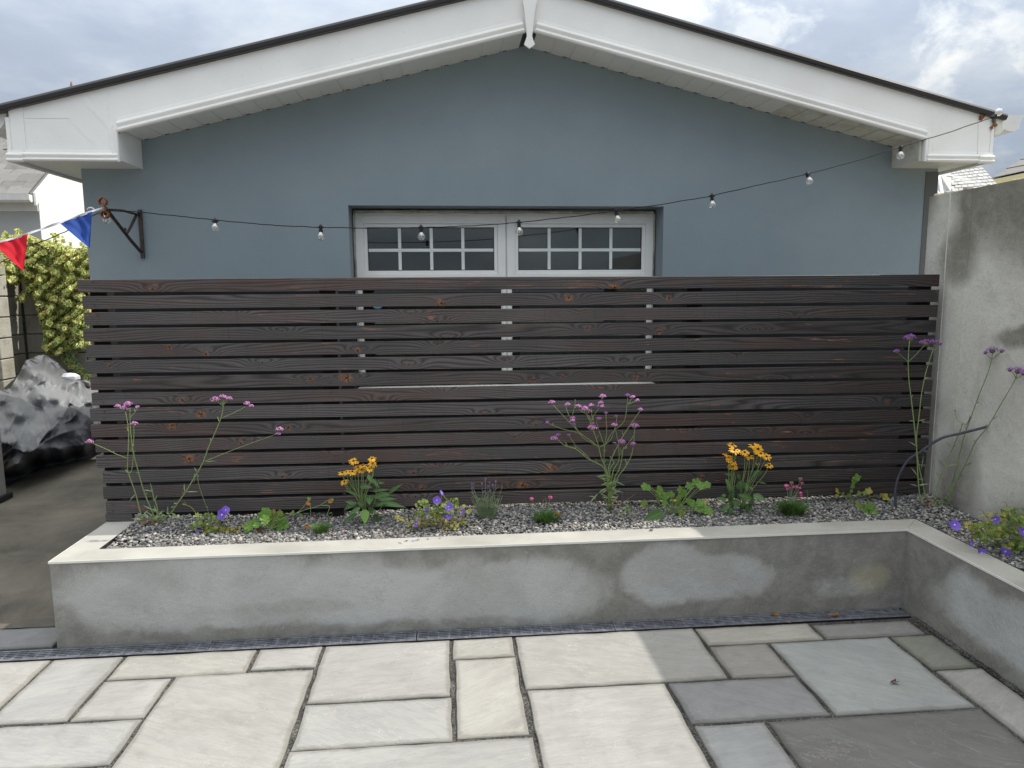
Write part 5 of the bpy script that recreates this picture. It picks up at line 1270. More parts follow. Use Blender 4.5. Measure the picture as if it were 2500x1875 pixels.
# ---- sparse plant with one upright ferny leaf
j1 = Plant('young_geum', 'sparse young plant with one upright lobed leaf, near the bent pipe', 'plant', cD, (1490, 730))
j1.go([[(1490, 730), (1520, 620), (1540, 550), (1565, 470)], [(1490, 730), (1470, 660), (1420, 620), (1390, 600)], [(1490, 730), (1560, 660), (1640, 610), (1680, 600)], [(1500, 720), (1620, 680), (1780, 645), (1860, 660)]], .0022, .0012, 'leaf_geranium')
for (x, y, r_, a_, m_) in ((1575, 470, 44, .5, 'leaf_bright'), (1552, 505, 40, -.3, 'leaf_bright'), (1535, 555, 26, 0, 'leaf_bright'), (1522, 600, 20, 0, 'leaf_bright'), (1385, 598, 36, -1, 'leaf_yellow'), (1440, 630, 28, -.5, 'leaf_geranium'), (1380, 640, 24, 3, 'leaf_yellow'), (1690, 600, 40, 1.2, 'leaf_yellow'), (1650, 620, 28, 1, 'leaf_geranium'), (1600, 620, 26, .4, 'leaf_geranium'), (1500, 640, 24, 0, 'leaf_geranium'), (1850, 655, 50, 1.7, 'leaf_yellow'), (1820, 640, 26, 0, 'leaf_yellow')):
    round_leaf(j1, x, y, r_, a_, m_, lobes=4, depth=.35, dy=rnd(-.02, .02))
j2 = Plant('young_geum', 'flat rosette of crinkled leaves lying on the gravel just behind the coping', 'plant', cD, (1680, 800))
for (x, y, r_, a_) in ((1590, 738, 46, -1.2), (1640, 750, 36, -.6), (1700, 750, 50, .4), (1735, 800, 48, 1.2), (1690, 790, 50, 2.4), (1672, 855, 40, 3.1), (1650, 790, 36, 2), (1720, 840, 36, 2.6)):
    round_leaf(j2, x, y, r_, a_, 'leaf_bright' if x > 1640 else 'leaf_geranium', lobes=6, depth=.35, dy=rnd(-.03, .0))

# ---- two tall verbenas by the boundary wall, its shade put into deeper petal colour
v3 = Plant('verbena', 'pair of very tall verbena stems in front of the right end of the boards', 'plant', cE, (265, 1205), z=.44); v3.petal = 'petal_purple'
s1 = v3.go([[(262, 1205), (245, 1050), (235, 850), (215, 650), (195, 480), (185, 400), (180, 275), (188, 140)], [(298, 1180), (270, 1050), (240, 900), (235, 760), (250, 640), (270, 470), (300, 330), (340, 205)]], .0036, .0020)
s2 = v3.go([[(180, 277), (150, 250), (118, 220)], [(180, 277), (230, 230), (285, 170)], [(340, 205), (345, 170), (350, 152)], [(340, 205), (370, 185), (388, 165)], [(340, 205), (315, 175), (298, 160)]], .0016, .0011)
tiny_leaves(v3, s1, 'stem_green', (.012, .03), .004, 7)
for L in ((240, 1085, 320, 1072, 9), (240, 1090, 195, 1075, 8), (218, 665, 185, 662, 7), (245, 665, 300, 650, 7), (240, 835, 185, 795, 8), (238, 1020, 200, 965, 8), (262, 980, 285, 875, 7), (268, 1190, 230, 1170, 9), (262, 1180, 290, 1150, 9)): lance_leaf(v3, *L, 'leaf_grey', shape='lance')
for (x, y, r_) in ((192, 118, 74), (105, 207, 36), (293, 150, 64), (349, 143, 48), (388, 159, 28)): verbena_head(v3, x, y, r_, rnd(-.01, .01))
v4 = Plant('verbena', 'tall purple verbena leaning right against the grey boundary wall', 'plant', cE, (400, 1200), z=.44); v4.petal = 'petal_purple'
s1 = v4.go([[(345, 1185), (372, 1080), (400, 1000), (470, 840), (530, 695), (500, 655), (487, 600)], [(430, 1190), (460, 1080), (490, 1000), (540, 780), (590, 640), (640, 500), (700, 350), (725, 260), (730, 212)], [(430, 1170), (500, 1050), (560, 930), (620, 800), (700, 700), (800, 530), (870, 410), (888, 355)]], .0036, .0018)
s2 = v4.go([[(725, 262), (705, 240), (686, 222)], [(725, 262), (755, 240), (785, 212)], [(886, 385), (865, 350), (848, 335)], [(886, 385), (905, 378), (932, 355)], [(530, 695), (545, 680), (560, 730)], [(560, 690), (580, 650), (590, 630)], [(470, 840), (490, 820)]], .0016, .0011, 'stem_purple')
tiny_leaves(v4, s1, 'stem_green', (.012, .03), .004, 6)
for L in ((455, 835, 430, 795, 8), (410, 960, 375, 912, 9), (425, 960, 495, 945, 8), (382, 1040, 362, 990, 9), (550, 955, 608, 932, 9), (505, 1035, 550, 1012, 9), (455, 1105, 508, 1080, 10), (520, 860, 545, 825, 7), (625, 550, 655, 530, 6), (560, 710, 590, 620, 12), (735, 650, 768, 628, 6), (440, 1130, 480, 1110, 9), (500, 1030, 480, 985, 8), (620, 805, 605, 785, 7)): lance_leaf(v4, *L, 'leaf_grey', shape='lance')
for (x, y, r_) in ((730, 196, 54), (684, 216, 28), (791, 204, 32), (845, 327, 34), (898, 331, 54), (934, 350, 36)): verbena_head(v4, x, y, r_, rnd(-.01, .01))
soft_foliage(v4, [(380, 1195, 50, 22), (430, 1190, 40, 30)], 30, 'leaf_geranium', (.006, .011), .04); soft_foliage(v4, [(310, 1190, 40, 20)], 14, 'leaf_dry', (.006, .010), .03)
b_ = MB(); b_.ball(v4.P(486, 596), .005, 6, 4); part('bud', b_, 'petal_brown', v4.o)

# ---- geranium in the right wing of the bed
g3 = Plant('cranesbill', 'dense violet geranium spilling over the coping in the right wing of the bed', 'plant', cE, (760, 1480), z=.42)
soft_foliage(g3, [(700, 1370, 110, 70), (820, 1330, 120, 80), (640, 1380, 60, 60), (820, 1440, 140, 70), (900, 1520, 70, 60), (880, 1260, 60, 40)], 240, 'leaf_geranium', (.009, .019), .09)
soft_foliage(g3, [(600, 1360, 50, 50), (700, 1290, 60, 40), (760, 1400, 90, 50), (820, 1290, 50, 30), (830, 1480, 50, 30)], 70, 'leaf_yellow', (.008, .016), .07)
g3.go([[(600, 1400), (565, 1420), (558, 1480)], [(700, 1300), (660, 1245), (635, 1240)], [(840, 1300), (820, 1200), (800, 1195)], [(830, 1330), (840, 1400), (850, 1470)], [(880, 1320), (885, 1370), (880, 1390)], [(540, 1340), (600, 1380), (700, 1430)], [(660, 1540), (740, 1550), (780, 1520)]], .0017, .0012, 'leaf_dry')
for (x, y, r_, tl) in ((483, 1343, 36, (0, -1, .5)), (748, 1305, 26, (-.3, -1, 0)), (937, 1388, 30, (-.6, -.8, .3)), (815, 1518, 36, (0, -.7, 1)), (660, 1525, 30, (0, -.9, .6)), (694, 1540, 24, (.4, -.9, .5)), (590, 1466, 18, (0, -1, 0))): cup_flower(g3, x, y, r_, tl, -.04)

# ================================================================== BENT PIPE
mb = MB(); pe = atX(2411, 1041, 2.712)
pth = [(100, 1235), (97, 1190), (95, 1120), (120, 1020), (180, 920), (260, 865), (300, 835), (400, 775), (520, 745), (620, 720), (697, 700)]
pb = atZ(*cE(100, 1200), .43)
pts = [atY(*cE(x, y), pb.y + (pe.y - pb.y) * max(0, min(1, (x - 100) / 597)) ** 1.1) for x, y in pth]
fine = []
for i in range(len(pts) - 1):
    a, b_, c_, d_ = pts[max(i - 1, 0)], pts[i], pts[i + 1], pts[min(i + 2, len(pts) - 1)]
    for k in range(5):
        t_ = k / 5; fine.append(.5 * ((2 * b_) + (c_ - a) * t_ + (2 * a - 5 * b_ + 4 * c_ - d_) * t_ ** 2 + (3 * b_ - a - 3 * c_ + d_) * t_ ** 3))
fine.append(pts[-1])
mb.tube(fine, .0068, 8); mb.smooth = True
solo('conduit', mb, 'conduit', 'bent black plastic pipe arching from the gravel into the right boundary wall', 'pipe')

# ================================================================== FALLEN LEAVES AND BITS
def dead(px, py, z, r, m, lab, name='dead_leaf'):
    c = atZ(px, py, z); mb = MB(); a = rnd(0, 6); n = 9; mb.v.append(c + Vector((0, 0, r * .35)))
    for k in range(n):
        an = a + 2 * math.pi * k / n; rr = r * (1 if k % 3 else .55) * rnd(.8, 1.1); mb.v.append(c + Vector((math.cos(an) * rr, math.sin(an) * rr * .6, rnd(.0, .6) * r + .001)))
    for k in range(n): mb.face((0, 1 + k, 1 + (k + 1) % n))
    solo(name, mb, m, lab, 'leaf')
dead(1482, 1511, .0, .014, 'dead_leaf', 'curled orange leaf on the drain grate left of the shadow edge')
dead(1893, 1502, .0, .020, 'dead_leaf', 'brown leaf on the shaded drain grate, nearer the shadow edge')
dead(2038, 1504, .0, .028, 'dead_leaf', 'large orange brown leaf on the drain near the planter corner')
dead(1925, 1521, .0, .014, 'dead_leaf', 'thin tan leaf on the edge between drain and paving')
dead(2183, 1668, .003, .022, 'dead_leaf_dark', 'crumpled dark brown leaf on the bluish paving slab')
dead(246, 1571, .0, .014, 'dead_leaf', 'small orange leaf against the foot of the planter at left')
c = atZ(1590, 1296, ZC + .002); mb = MB(); mb.ball(c + Vector((0, 0, .006)), .010, 6, 4, (1, .8, .8)); solo('pebble', mb, 'pebble', 'single small stone left on the sunlit coping', 'stone')
dp = [(1135, 830), (1110, 990), (1170, 970), (1280, 960), (1350, 910), (1500, 940), (1380, 950), (1200, 960)]
for i, (x, y) in enumerate(dp[1:7]):
    c = atZ(*cB(x, y), ZC + .004); mb = MB(); q = Vector((rnd(-1, 1), rnd(-.6, .6), .1)).normalized() * rnd(.008, .014)
    mb.tube([c - q, c + Vector((0, 0, .003)), c + q], .0012, 4); mb.quad(c, c + Vector((.006, .002, .003)), c + Vector((.008, -.003, .001)), c + Vector((.002, -.004, .002)))
    solo('plant_debris', mb, 'dead_leaf_dark' if i % 2 else 'leaf_dry', 'tiny dry plant scrap on the sunlit coping below the full-flowering geranium', 'debris', 'dry scraps fallen on the coping')
c = atZ(*cB(1240, 970), ZC + .003); mb = MB()
for k in range(3): an = k * 2.1; mb.quad(c, c + Vector((math.cos(an) * .006, math.sin(an) * .004, .004)), c + Vector((math.cos(an + .6) * .011, math.sin(an + .6) * .006, .005)), c + Vector((math.cos(an + 1.2) * .006, math.sin(an + 1.2) * .005, .003)))
solo('fallen_petal', mb, 'petal_violet', 'fallen violet petal on the sunlit coping', 'petal')

# ================================================================== LEFT: BLOCK WALLS, IVY, TARPAULIN, GATE
XW, YBK = -5.0, 8.95
blk = {}
def block_mesh(w, d, h):
    k = (round(w, 3), round(d, 3), round(h, 3))
    if k not in blk:
        b = MB(); b.box(-w / 2, w / 2, -d / 2, d / 2, -h / 2, h / 2); blk[k] = b.mesh('block', mats=('concrete_block',))
    return blk[k]
def block(parent, x, y, z, w, d, h):
    o = bpy.data.objects.new('block', block_mesh(w, d, h)); col.objects.link(o); o.parent = parent; o.location = Vector((x, y, z)) - parent.location
    o.rotation_euler = (rnd(-.006, .006), rnd(-.006, .006), rnd(-.006, .006))
    if not o.modifiers:
        bv = o.modifiers.new('bevel', 'BEVEL'); bv.width = .006; bv.segments = 1
lw = thing('block_wall', 'bare concrete block wall with piers along the left side, ivy over its top', 'wall', (XW, 7.2, 0))
mb = MB(); mb.box(XW - .20, XW - .012, 4.3, YBK + .2, -.1, 1.98)
part('mortar_core', mb, 'block_mortar', lw)
for r_ in range(9):
    y = 4.9 - (.225 if r_ % 2 else 0)
    while y < YBK - .02:
        y2 = min(y + .45, YBK - .02); w_ = y2 - y - .012
        if w_ > .06: block(lw, XW - .10, (y + y2) / 2, .11 + r_ * .225, .20, w_, .213)
        y = y2
for py in (5.6, 8.12):
    for r_ in range(9): block(lw, XW + .10, py + .11, .11 + r_ * .225, .20, .225, .213)
bw2 = thing('block_wall', 'shaded concrete block wall behind the tarpaulin, half hidden by ivy', 'wall', (-3.4, YBK + .1, 0))
mb = MB(); mb.box(XW, -1.2, YBK + .012, YBK + .2, -.1, 2.02); part('mortar_core', mb, 'block_mortar', bw2)
for r_ in range(9):
    x = XW + .01 + (.225 if r_ % 2 else 0)
    if r_ % 2: block(bw2, XW + .115, YBK + .10, .11 + r_ * .225, .20, .20, .213)
    while x < -1.2:
        block(bw2, x + .22, YBK + .10, .11 + r_ * .225, .438, .20, .213); x += .45

def inpoly(x, y, P):
    c = False; n = len(P)
    for i in range(n):
        x1, y1 = P[i]; x2, y2 = P[i - 1]
        if (y1 > y) != (y2 > y) and x < (x2 - x1) * (y - y1) / (y2 - y1) + x1: c = not c
    return c
iv = thing('ivy', 'variegated yellow and green ivy cascading over the corner of the block walls', 'ivy', (XW + .3, YBK - .3, 0))
q3 = lambda x, y: (x / 4.146, 560 + y / 4.146)
poly = [q3(*p) for p in [(-400, 90), (-100, 110), (0, 105), (60, 85), (150, 60), (190, 30), (220, 60), (290, 60), (400, 110), (500, 130), (620, 160), (720, 205), (800, 190), (890, 190), (990, 230), (1000, 560), (930, 700), (900, 900), (880, 1100), (905, 1165), (870, 1195), (770, 1180), (700, 1210), (610, 1235), (560, 1275), (500, 1260), (450, 1200), (465, 1080), (430, 980), (395, 830), (360, 720), (320, 650), (230, 720), (140, 725), (230, 650), (290, 600), (220, 510), (165, 560), (100, 535), (40, 490), (0, 440), (-400, 300)]]
def surf(px, py):
    """wall point behind a pixel: left wall or back wall"""
    p = atX(px, py, XW + .03)
    if p.y > YBK - .03 or p.y < 0: p = atY(px, py, YBK - .03)
    return p
def ivy_leaf(mb, at, c, s_, ax, nr):
    ax = Vector(ax).normalized(); nr = Vector(nr); nr = (nr - ax * nr.dot(ax)).normalized(); sd = ax.cross(nr)
    R5 = [(-1.0, 0, .15), (-.55, .55, .8), (-.1, .75, .55), (.25, .95, 0), (.45, .42, .5), (1.15, 0, 0), (.45, -.42, .5), (.25, -.95, 0), (-.1, -.75, .55), (-.55, -.55, .8)]
    n = len(mb.v); mb.v.append(c); at.append(1.0)
    for (u, w, k) in R5: mb.v.append(c + ax * u * s_ + sd * w * s_ - nr * abs(w) * s_ * .25); at.append(.0)
    for i in range(10): mb.face((n, n + 1 + i, n + 1 + (i + 1) % 10))
big = []; mb = MB(); at = []; cnt = 0
rr_ = random.Random(5)
while cnt < 14500:
    px, py = rr_.uniform(-90, 245), rr_.uniform(562, 872)
    if not inpoly(px, py, poly): continue
    p = surf(px, py); low = (py - 600) / 270
    # density clumps: hollow darker pockets between clumps of leaves
    clump = math.sin(px * .13 + math.sin(py * .09) * 2) * math.sin(py * .11 + px * .05)
    if clump < -.35 and rr_.random() < .72: continue
    out = (.06 + .20 * max(0, clump + .3) * rr_.random() + rr_.uniform(0, .12))
    s_ = rr_.uniform(.014, .025) * (1 + .45 * max(0, low)) 
    toward = (CO - p).normalized()
    c = p + toward * out * 1.2
    mbx = mb
    ax = (rr_.uniform(-.7, .7), rr_.uniform(-.6, .3), rr_.uniform(-1.3, .1)); nr = (toward.x + rr_.uniform(-1.1, 1.4), toward.y + rr_.uniform(-1.0, 1.0), rr_.uniform(-.5, 1.4))
    if s_ > .029 and len(big) < 140 and rr_.random() < .35: big.append((c + toward * .05, s_ * 1.15, ax, nr))
    else: ivy_leaf(mb, at, c, s_, ax, nr)
    cnt += 1
mb.a['mid'] = at; part('foliage', mb, 'ivy_leaf', iv, kind='stuff')
for (x, y, s_) in ((660, 1305, .052), (700, 1330, .058), (745, 1320, .045), (690, 1350, .04), (715, 1385, .036), (800, 1380, .036), (790, 1445, .058), (850, 1440, .045), (888, 1500, .052), (540, 1225, .065), (480, 1170, .07), (850, 1165, .075), (800, 1150, .06), (700, 1250, .045), (740, 1240, .05), (770, 1160, .045), (910, 1130, .04)):
    p = surf(*q3(x, y)); tw = (CO - p).normalized(); big.append((p + tw * .12, s_, (rnd(-.5, .5), rnd(-.3, .3), -1), (tw.x + .2, tw.y, .5)))
for (c, s_, ax, nr) in big:
    b = MB(); a2 = []; ivy_leaf(b, a2, c, s_, ax, nr); b.a['mid'] = a2; part('leaf', b, 'ivy_leaf', iv)
for L in ([(60, 85), (45, 60)], [(150, 70), (165, 30), (200, 40)], [(190, 80), (180, 25)], [(540, 130), (545, 75), (560, 65)], [(620, 165), (628, 100)], [(710, 200), (712, 150)], [(840, 200), (845, 160)], [(680, 1340), (720, 1390), (800, 1430), (890, 1500)]):
    pts = [surf(*q3(x, y)) + (CO - surf(*q3(x, y))).normalized() * .13 for x, y in L]; b = MB(); b.tube(pts, .004, 4); part('vine', b, 'stem_green', iv)
    b = MB(); a2 = []
    for p in pts:
        for k in range(5): ivy_leaf(b, a2, p + Vector((rnd(-.03, .03), rnd(-.03, .03), rnd(-.03, .03))), rnd(.018, .028), (rnd(-1, 1), 0, rnd(-.2, 1)), (.5, -1, .5))
    b.a['mid'] = a2; part('foliage', b, 'ivy_leaf', iv, kind='stuff')

# ---- tarpaulin thrown over a heap
from mathutils import noise as mn
def tarp():
    q4 = lambda x, y: (x / 4.146, 840 + y / 4.146)
    K = {}
    def k(n, x, y, Y=None, z=None): K[n] = atZ(*q4(x, y), z) if Y is None else atY(*q4(x, y), Y)
    k('a', 262, 165, 8.0); k('b', 375, 118, 8.45); k('c', 450, 108, 8.5); k('d', 560, 215, 8.45); k('e', 645, 335, 8.4); k('f', 760, 440, 7.9)
    k('g', 190, 300, 7.95); k('h', 105, 450, 7.7); k('i', 300, 440, 7.55); k('j', 325, 350, 7.7); k('k', 430, 380, 7.6); k('l', 560, 400, 7.6); k('m', 660, 440, 7.6)
    k('n', -150, 470, 7.5); k('o', -160, 590, 6.6); k('p', 60, 590, 6.75); k('q', 380, 560, 7.0); k('r', 560, 580, 7.1); k('s', 705, 598, 7.15); k('t', 800, 520, 7.5); k('u', 900, 440, 8.2); k('v', 1010, 430, 8.4); k('w', 1100, 560, 7.9); k('x', 890, 610, 7.4); k('y', 1000, 700, 7.4)
    k('A', 120, 720, 6.5); k('B', 60, 900, 6.25); k('C', 190, 760, 6.5); k('D', 130, 1020, 6.0); k('E', 235, 1095, 5.98); k('F', 320, 1090, 6.05); k('G', 430, 960, 6.4); k('H', 630, 745, 6.85); k('I', 720, 720, 6.95)
    k('J', 860, 800, 6.95); k('L', 500, 900, 6.45); k('M', 650, 900, 6.6); k('N', 800, 950, 6.72); k('O', 1010, 820, 7.15)
    k('P', -160, 880, 6.0); k('Q', 30, 1000, 5.95); k('R', -170, 1500, z=0.0); k('S', 75, 1450, z=0.0); k('T', 200, 1380, z=0.0); k('U', 380, 1280, z=0.0); k('V', 600, 1235, z=0.0); k('W', 800, 1185, z=0.0); k('X', 985, 1105, z=0.0); k('Y', 1180, 1040, z=0.0)
    k('Z', 200, 1250, 5.75); k('1', 420, 1120, 6.1); k('2', 600, 1110, 6.3); k('3', 850, 1090, 6.6); k('4', 1050, 960, 7.0); k('5', 1150, 760, 7.5)
    inv = []
    for n, q in K.items():
        d = q - CO; f_ = d.dot(CF); inv.append((F * d.dot(CR) / f_ + W / 2, -F * d.dot(CU) / f_ + H / 2, q.y))
    cp = np.array(inv)
    top = [(-170, 470), (60, 455), (105, 450), (190, 300), (262, 165), (375, 118), (450, 108), (560, 215), (645, 335), (690, 345), (780, 370), (900, 365), (1010, 380), (1180, 420)]
    bot = [(-170, 1500), (75, 1450), (200, 1380), (380, 1280), (600, 1235), (800, 1185), (985, 1105), (1180, 1040)]
    tx, ty = zip(*top); bx, by = zip(*bot)
    seam = [(-200, 860), (50, 1000), (235, 1098), (325, 1092), (430, 965), (500, 885), (620, 745), (705, 600), (800, 640), (960, 560), (1200, 560), (1200, 1700), (-200, 1700)]
    NU, NV = 210, 170; mb = MB(); rows = []
    for j in range(NV + 1):
        for i in range(NU + 1):
            x = -170 + 1350 * i / NU; y = np.interp(x, tx, ty) * (1 - j / NV) + np.interp(x, bx, by) * (j / NV)
            px, py = q4(x, y); w_ = 1 / (((cp[:, 0] - px) ** 2 + (cp[:, 1] - py) ** 2) + 160) ** 1.7; Yd = float((w_ * cp[:, 2]).sum() / w_.sum())
            b_ = j / NV
            if b_ > .80:                                   # the hem settles on to the ground
                g0 = atZ(px, py, 0.0).y; k_ = ((b_ - .80) / .20) ** 1.5; Yd = Yd * (1 - k_) + min(g0, Yd + .8) * k_
            p = atY(px, py, Yd)
            am = (1 - b_ ** 8) * min(1, .25 + j / 10)
            P2 = Vector((x * .0052, y * .0052, 0)); wv = mn.noise(P2 * .8) * 2.2
            upper = 0 if inpoly(x, y, seam) else 1
            dirn = (x * .009 + y * .0045) if upper else (x * .004 + y * .016)
            f1 = (math.sin(dirn * 1.25 + wv * 1.6) ** 2 + .015) ** .5
            f2 = mn.noise(Vector((x * .0065 + wv * .4, y * .005, 3))); f3 = mn.noise(Vector((x * .03, y * .02, 7))); f4 = abs(mn.noise(Vector((x * .009 + wv, y * .007, 11))))
            dsp = am * (.060 * (1 - f1) + .040 * f2 + .007 * f3 - .035 * f4)
            p = p + (CO - p).normalized() * dsp
            p.x = max(p.x, XW + .02); p.y = min(p.y, YBK - .02); p.z = max(p.z, .003)
            mb.v.append(p); rows.append((x, y))
    for j in range(NV):
        for i in range(NU):
            a_ = j * (NU + 1) + i; mb.face((a_, a_ + NU + 1, a_ + NU + 2, a_ + 1), 1 if inpoly(*rows[a_], seam) else 0)
    # the sheet carries on over the back of the heap
    base = len(mb.v)
    for r_ in (1, 2, 3):
        for i in range(NU + 1):
            q = mb.v[i].copy(); q.y = min(q.y + .16 * r_, YBK - .02); q.z = max(.01, q.z - .05 * r_ ** 1.8); mb.v.append(q)
    for r_ in range(3):
        for i in range(NU):
            A_ = i if r_ == 0 else base + (r_ - 1) * (NU + 1) + i; B_ = base + r_ * (NU + 1) + i; mb.face((A_, A_ + 1, B_ + 1, B_), 0)
    mb.smooth = True
    solo('tarpaulin', mb, ('tarpaulin', 'tarpaulin_black'), 'crumpled grey and black plastic sheet thrown over a heap by the block wall', 'tarpaulin')
tarp()
mb = MB(); c = atY(170, 922, 8.3); mb.ball(c, .1, 8, 5, (1.2, .8, .55)); solo('white_bag', mb, 'ribbon', 'crumpled white plastic bag tucked in the top of the tarpaulin heap', 'bag')

# ---- gate post and leaf at the very left
gt = thing('metal_gate', 'grey metal gate standing open at the left edge of the picture', 'gate', (-3.75, 5.72, 0))
mb = MB(); mb.box(-3.575, -3.485, 5.70, 5.79, .03, 1.85); part('post', mb, 'gate_grey', gt, bevel=.006)
mb = MB(); mb.box(-3.59, -3.46, 5.66, 5.83, .0, .045); part('foot', mb, 'gate_foot', gt, bevel=.006)
mb = MB(); mb.box(-4.6, -3.577, 5.72, 5.76, .10, .18); mb.box(-4.6, -3.577, 5.72, 5.76, 1.70, 1.78); part('rail', mb, 'gate_grey', gt)
for k in range(8):
    mb = MB(); x = -3.585 - .125 * k; mb.box(x - .118, x, 5.695, 5.7195, .07, 1.80); part('panel', mb, 'gate_grey', gt, bevel=.003)

# ================================================================== NEIGHBOURING HOUSES
def slates(parent, P0, eu, ev, nu, nv, w, h, m, skew=None):
    """rows of overlapping slates: P0 corner, eu along the eave, ev up the slope"""
    P0, eu, ev = Vector(P0), Vector(eu).normalized(), Vector(ev).normalized(); nr = eu.cross(ev).normalized()
    if nr.z < 0: nr = -nr
    b = MB(); Mx = Matrix((eu, ev, nr)).transposed()
    b.box(0.003, w - .003, 0, h * 1.25, 0, .012, rot=Mx); me = b.mesh('slate', mats=(m,))
    b2 = MB(); b2.box(0.003, w * .5 - .003, 0, h * 1.25, 0, .012, rot=Mx); me2 = b2.mesh('slate', mats=(m,))
    for j in range(nv):
        for i in range(nu + 1):
            off = (i - (.5 if j % 2 else 0)) * w
            if skew and not (skew[0] - 1e-6 <= off and off <= skew[2] - .06): continue
            o = bpy.data.objects.new('slate', me2 if skew and off + w > skew[2] + .02 else me); col.objects.link(o); o.parent = parent
            o.location = P0 + eu * off + ev * (j * h) + nr * (.012 + rnd(0, .004)) - parent.location
            o.rotation_euler = (.0, .0, 0)
def tilt_box(parent, name, m, P, d): 
    b = MB(); b.prism(P, d); return part(name, b, m, parent)

# left neighbour: guttered front wall with its shade painted grey, brilliant white gable facing the sun
nl = thing('neighbour_house', 'white gabled neighbouring house with grey slate roof behind the ivy at left', 'house', (-7.5, 13.5, 0))
cxn, cyn = -6.066, 11.5; ze = 2.98; wd = 4.9; pit = math.tan(R(36))
tilt_box(nl, 'wall', 'house_grey', [(-13, cyn, -.1), (cxn, cyn, -.1), (cxn, cyn, ze), (-13, cyn, ze)], (0, .25, 0))
tilt_box(nl, 'gable_wall', 'house_white', [(cxn + .012, cyn - .001, -.1), (cxn + .012, cyn + wd, -.1), (cxn + .012, cyn + wd, ze + .05), (cxn + .012, cyn + wd / 2, ze + .05 + wd / 2 * pit), (cxn + .012, cyn - .001, ze + .05)], (-.010, 0, 0))
tilt_box(nl, 'roof', 'roof_slate_grey', [(-13, cyn - .2, ze - .02), (cxn + .06, cyn - .2, ze - .02), (cxn + .06, cyn + wd / 2, ze - .02 + (wd / 2 + .2) * pit), (-13, cyn + wd / 2, ze - .02 + (wd / 2 + .2) * pit)], (0, 0, .06))
tilt_box(nl, 'roof', 'roof_slate_grey', [(-13, cyn + wd + .2, ze - .02), (cxn + .06, cyn + wd + .2, ze - .02), (cxn + .06, cyn + wd / 2 + .001, ze - .02 + (wd / 2 + .2) * pit), (-13, cyn + wd / 2 + .001, ze - .02 + (wd / 2 + .2) * pit)], (0, 0, .06))
slates(nl, (-9.0, cyn - .22, ze + .045), (1, 0, 0), (0, 1, pit), 9, 14, .325, .19, 'roof_slate_grey', (0, 0, 2.925, 0))
tilt_box(nl, 'roof_edge', 'roof_slate_grey', [(cxn + .0, cyn - .2, ze + .045), (cxn + .06, cyn - .2, ze + .045), (cxn + .06, cyn + wd / 2, ze + .045 + (wd / 2 + .2) * pit), (cxn + .0, cyn + wd / 2, ze + .045 + (wd / 2 + .2) * pit)], (0, 0, .03))
tilt_box(nl, 'barge_board', 'house_white', [(cxn + .0615, cyn - .22, ze - .10), (cxn + .0615, cyn + wd / 2, ze - .10 + (wd / 2 + .22) * pit), (cxn + .0615, cyn + wd / 2, ze + .08 + (wd / 2 + .22) * pit), (cxn + .0615, cyn - .22, ze + .08)], (.03, 0, 0))
b = MB(); b.sweep([(0, 0), (.0, -.09), (.05, -.11), (.10, -.08), (.11, 0)], (-13, cyn - .21, ze + .05), (cxn + .05, cyn - .21, ze + .05), (0, -1, 0), (0, 0, 1)); part('gutter', b, 'gutter_white', nl)
b = MB(); b.box(-13, cxn - .001, cyn - .02, cyn - .001, ze - .16, ze - .02); part('fascia', b, 'gutter_white', nl)

# right: pale slated roof and grey roof with cream fascia
nr_ = thing('neighbour_house', 'house with a pale weathered slate roof seen just above the right wall', 'house', (8.9, 12.3, 0))
a, b1, c1, d1_ = atY(2288, 400, 12.0), atY(2432, 452, 12.0), atY(2392, 396, 13.2), atY(2352, 396, 13.2)
zl = atY(2322, 470, 12).z
E0, E1 = Vector((8.62, 12, 3.15)), Vector((10.1, 12, 3.15)); up_ = Vector((0, 1.05, .86)).normalized()
tilt_box(nr_, 'wall', 'house_white', [(8.75, 12.05, -.1), (10.4, 12.05, -.1), (10.4, 12.05, 3.15), (8.75, 12.05, 3.15)], (0, .2, 0))
g0 = atY(2284, 428, 12.6); 
tilt_box(nr_, 'side_wall', 'house_white', [(8.74, 12.05, -.1), (8.74, 15, -.1), (8.74, 15, 3.1), (8.74, 13.5, 4.3), (8.74, 12.05, 3.1)], (-.03, 0, 0))
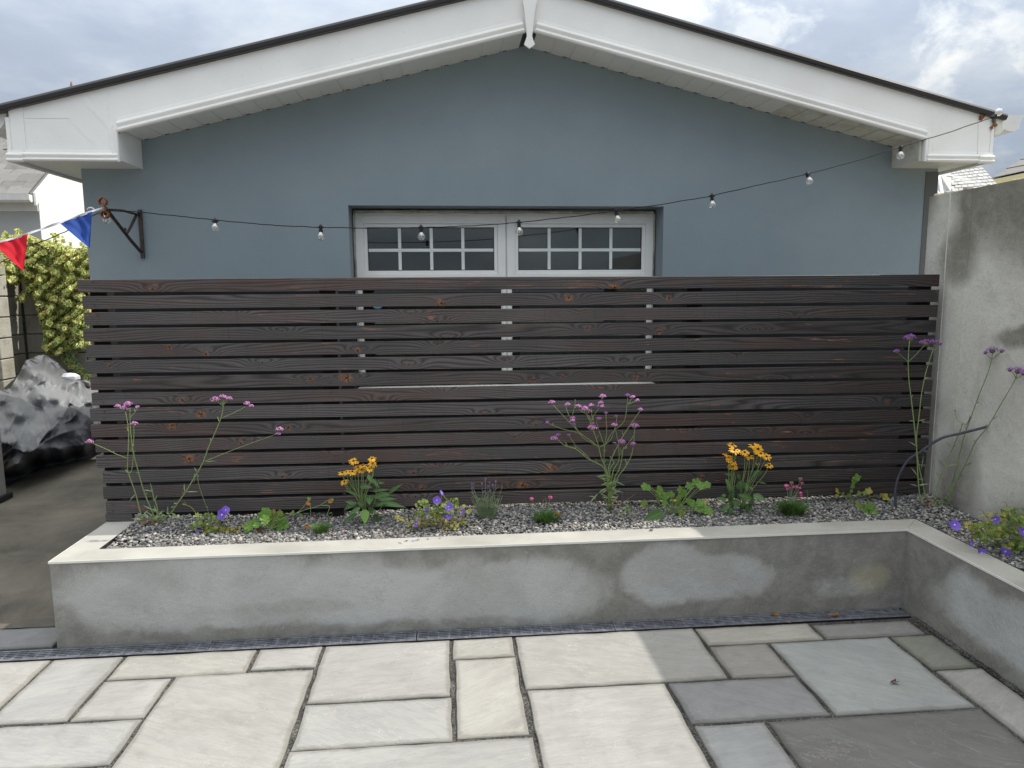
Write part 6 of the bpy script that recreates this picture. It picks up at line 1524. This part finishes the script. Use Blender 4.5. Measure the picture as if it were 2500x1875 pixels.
# gable slope: left rake visible as a pale purple edge
pA = [atY(2322, 470, 12.0), atY(2292, 421, 12.9), atY(2369, 402, 13.5), atY(2390, 403, 13.5), atY(2440, 462, 12.0)]
tilt_box(nr_, 'roof', 'roof_slate_pale', pA, (0, .04, -.05))
du = (pA[4] - pA[0]); Wt = du.length
for j in range(8):
    f0 = j / 8; f1 = (j + 1.12) / 8
    L0, L1 = pA[0].lerp(pA[1].lerp(pA[2], .35), min(1, f0)), pA[0].lerp(pA[1].lerp(pA[2], .35), min(1, f1)); 
    R0, R1 = pA[4].lerp(pA[3], min(1, f0)), pA[4].lerp(pA[3], min(1, f1)); k = 7
    for i in range(k):
        g0_, g1_ = (i + (.5 if j % 2 else 0)) / k + .006, (i + 1 + (.5 if j % 2 else 0)) / k - .006
        if g1_ > 1: g1_ = 1
        if g0_ > .97: continue
        bb = MB(); n2 = Vector((0, -.03, .03)) * 1.0; P = [L0.lerp(R0, g0_) + n2 * .8, L0.lerp(R0, g1_) + n2 * .8, L1.lerp(R1, g1_) + n2 * .45, L1.lerp(R1, g0_) + n2 * .45]; bb.prism(P, (0, .004, -.012)); part('slate', bb, 'roof_slate_pale', nr_)
bb = MB(); bb.tube([atY(2300, 474, 11.95), atY(2291, 423, 12.85)], .03, 4); part('barge_board', bb, 'gutter_white', nr_)
ng = thing('neighbour_house', 'far grey roof with a cream fascia beyond the right boundary wall', 'house', (13, 16, 0))
q0, q1, q2_, q3_ = atY(2418, 438, 16), atY(2620, 340, 16), atY(2620, 405, 15.2), atY(2418, 441, 15.2)
tilt_box(ng, 'roof', 'roof_slate_grey', [atY(2418, 440, 15.2), atY(2640, 392, 15.2), atY(2700, 330, 17.5), atY(2580, 335, 17.5)], (0, .05, -.08))
for j in range(5):
    f0, f1 = j / 5, (j + 1.1) / 5; A_, B_, C_, D_ = atY(2418, 440, 15.2), atY(2640, 392, 15.2), atY(2700, 330, 17.5), atY(2580, 335, 17.5)
    bb = MB(); bb.prism([A_.lerp(D_, f0) + Vector((0, -.03, .05)), B_.lerp(C_, f0) + Vector((0, -.03, .05)), B_.lerp(C_, f1) + Vector((0, -.03, .03)), A_.lerp(D_, f1) + Vector((0, -.03, .03))], (0, .01, -.015)); part('slate_course', bb, 'roof_slate_grey', ng)
tilt_box(ng, 'fascia', 'fascia_cream', [atY(2416, 440, 15.15), atY(2640, 393, 15.15), atY(2640, 418, 15.15), atY(2416, 452, 15.15)], (0, .04, 0))
tilt_box(ng, 'wall', 'house_grey', [(11.3, 15.3, -.1), (15, 15.3, -.1), (15, 15.3, 3.9), (11.3, 15.3, 3.6)], (0, .2, 0))
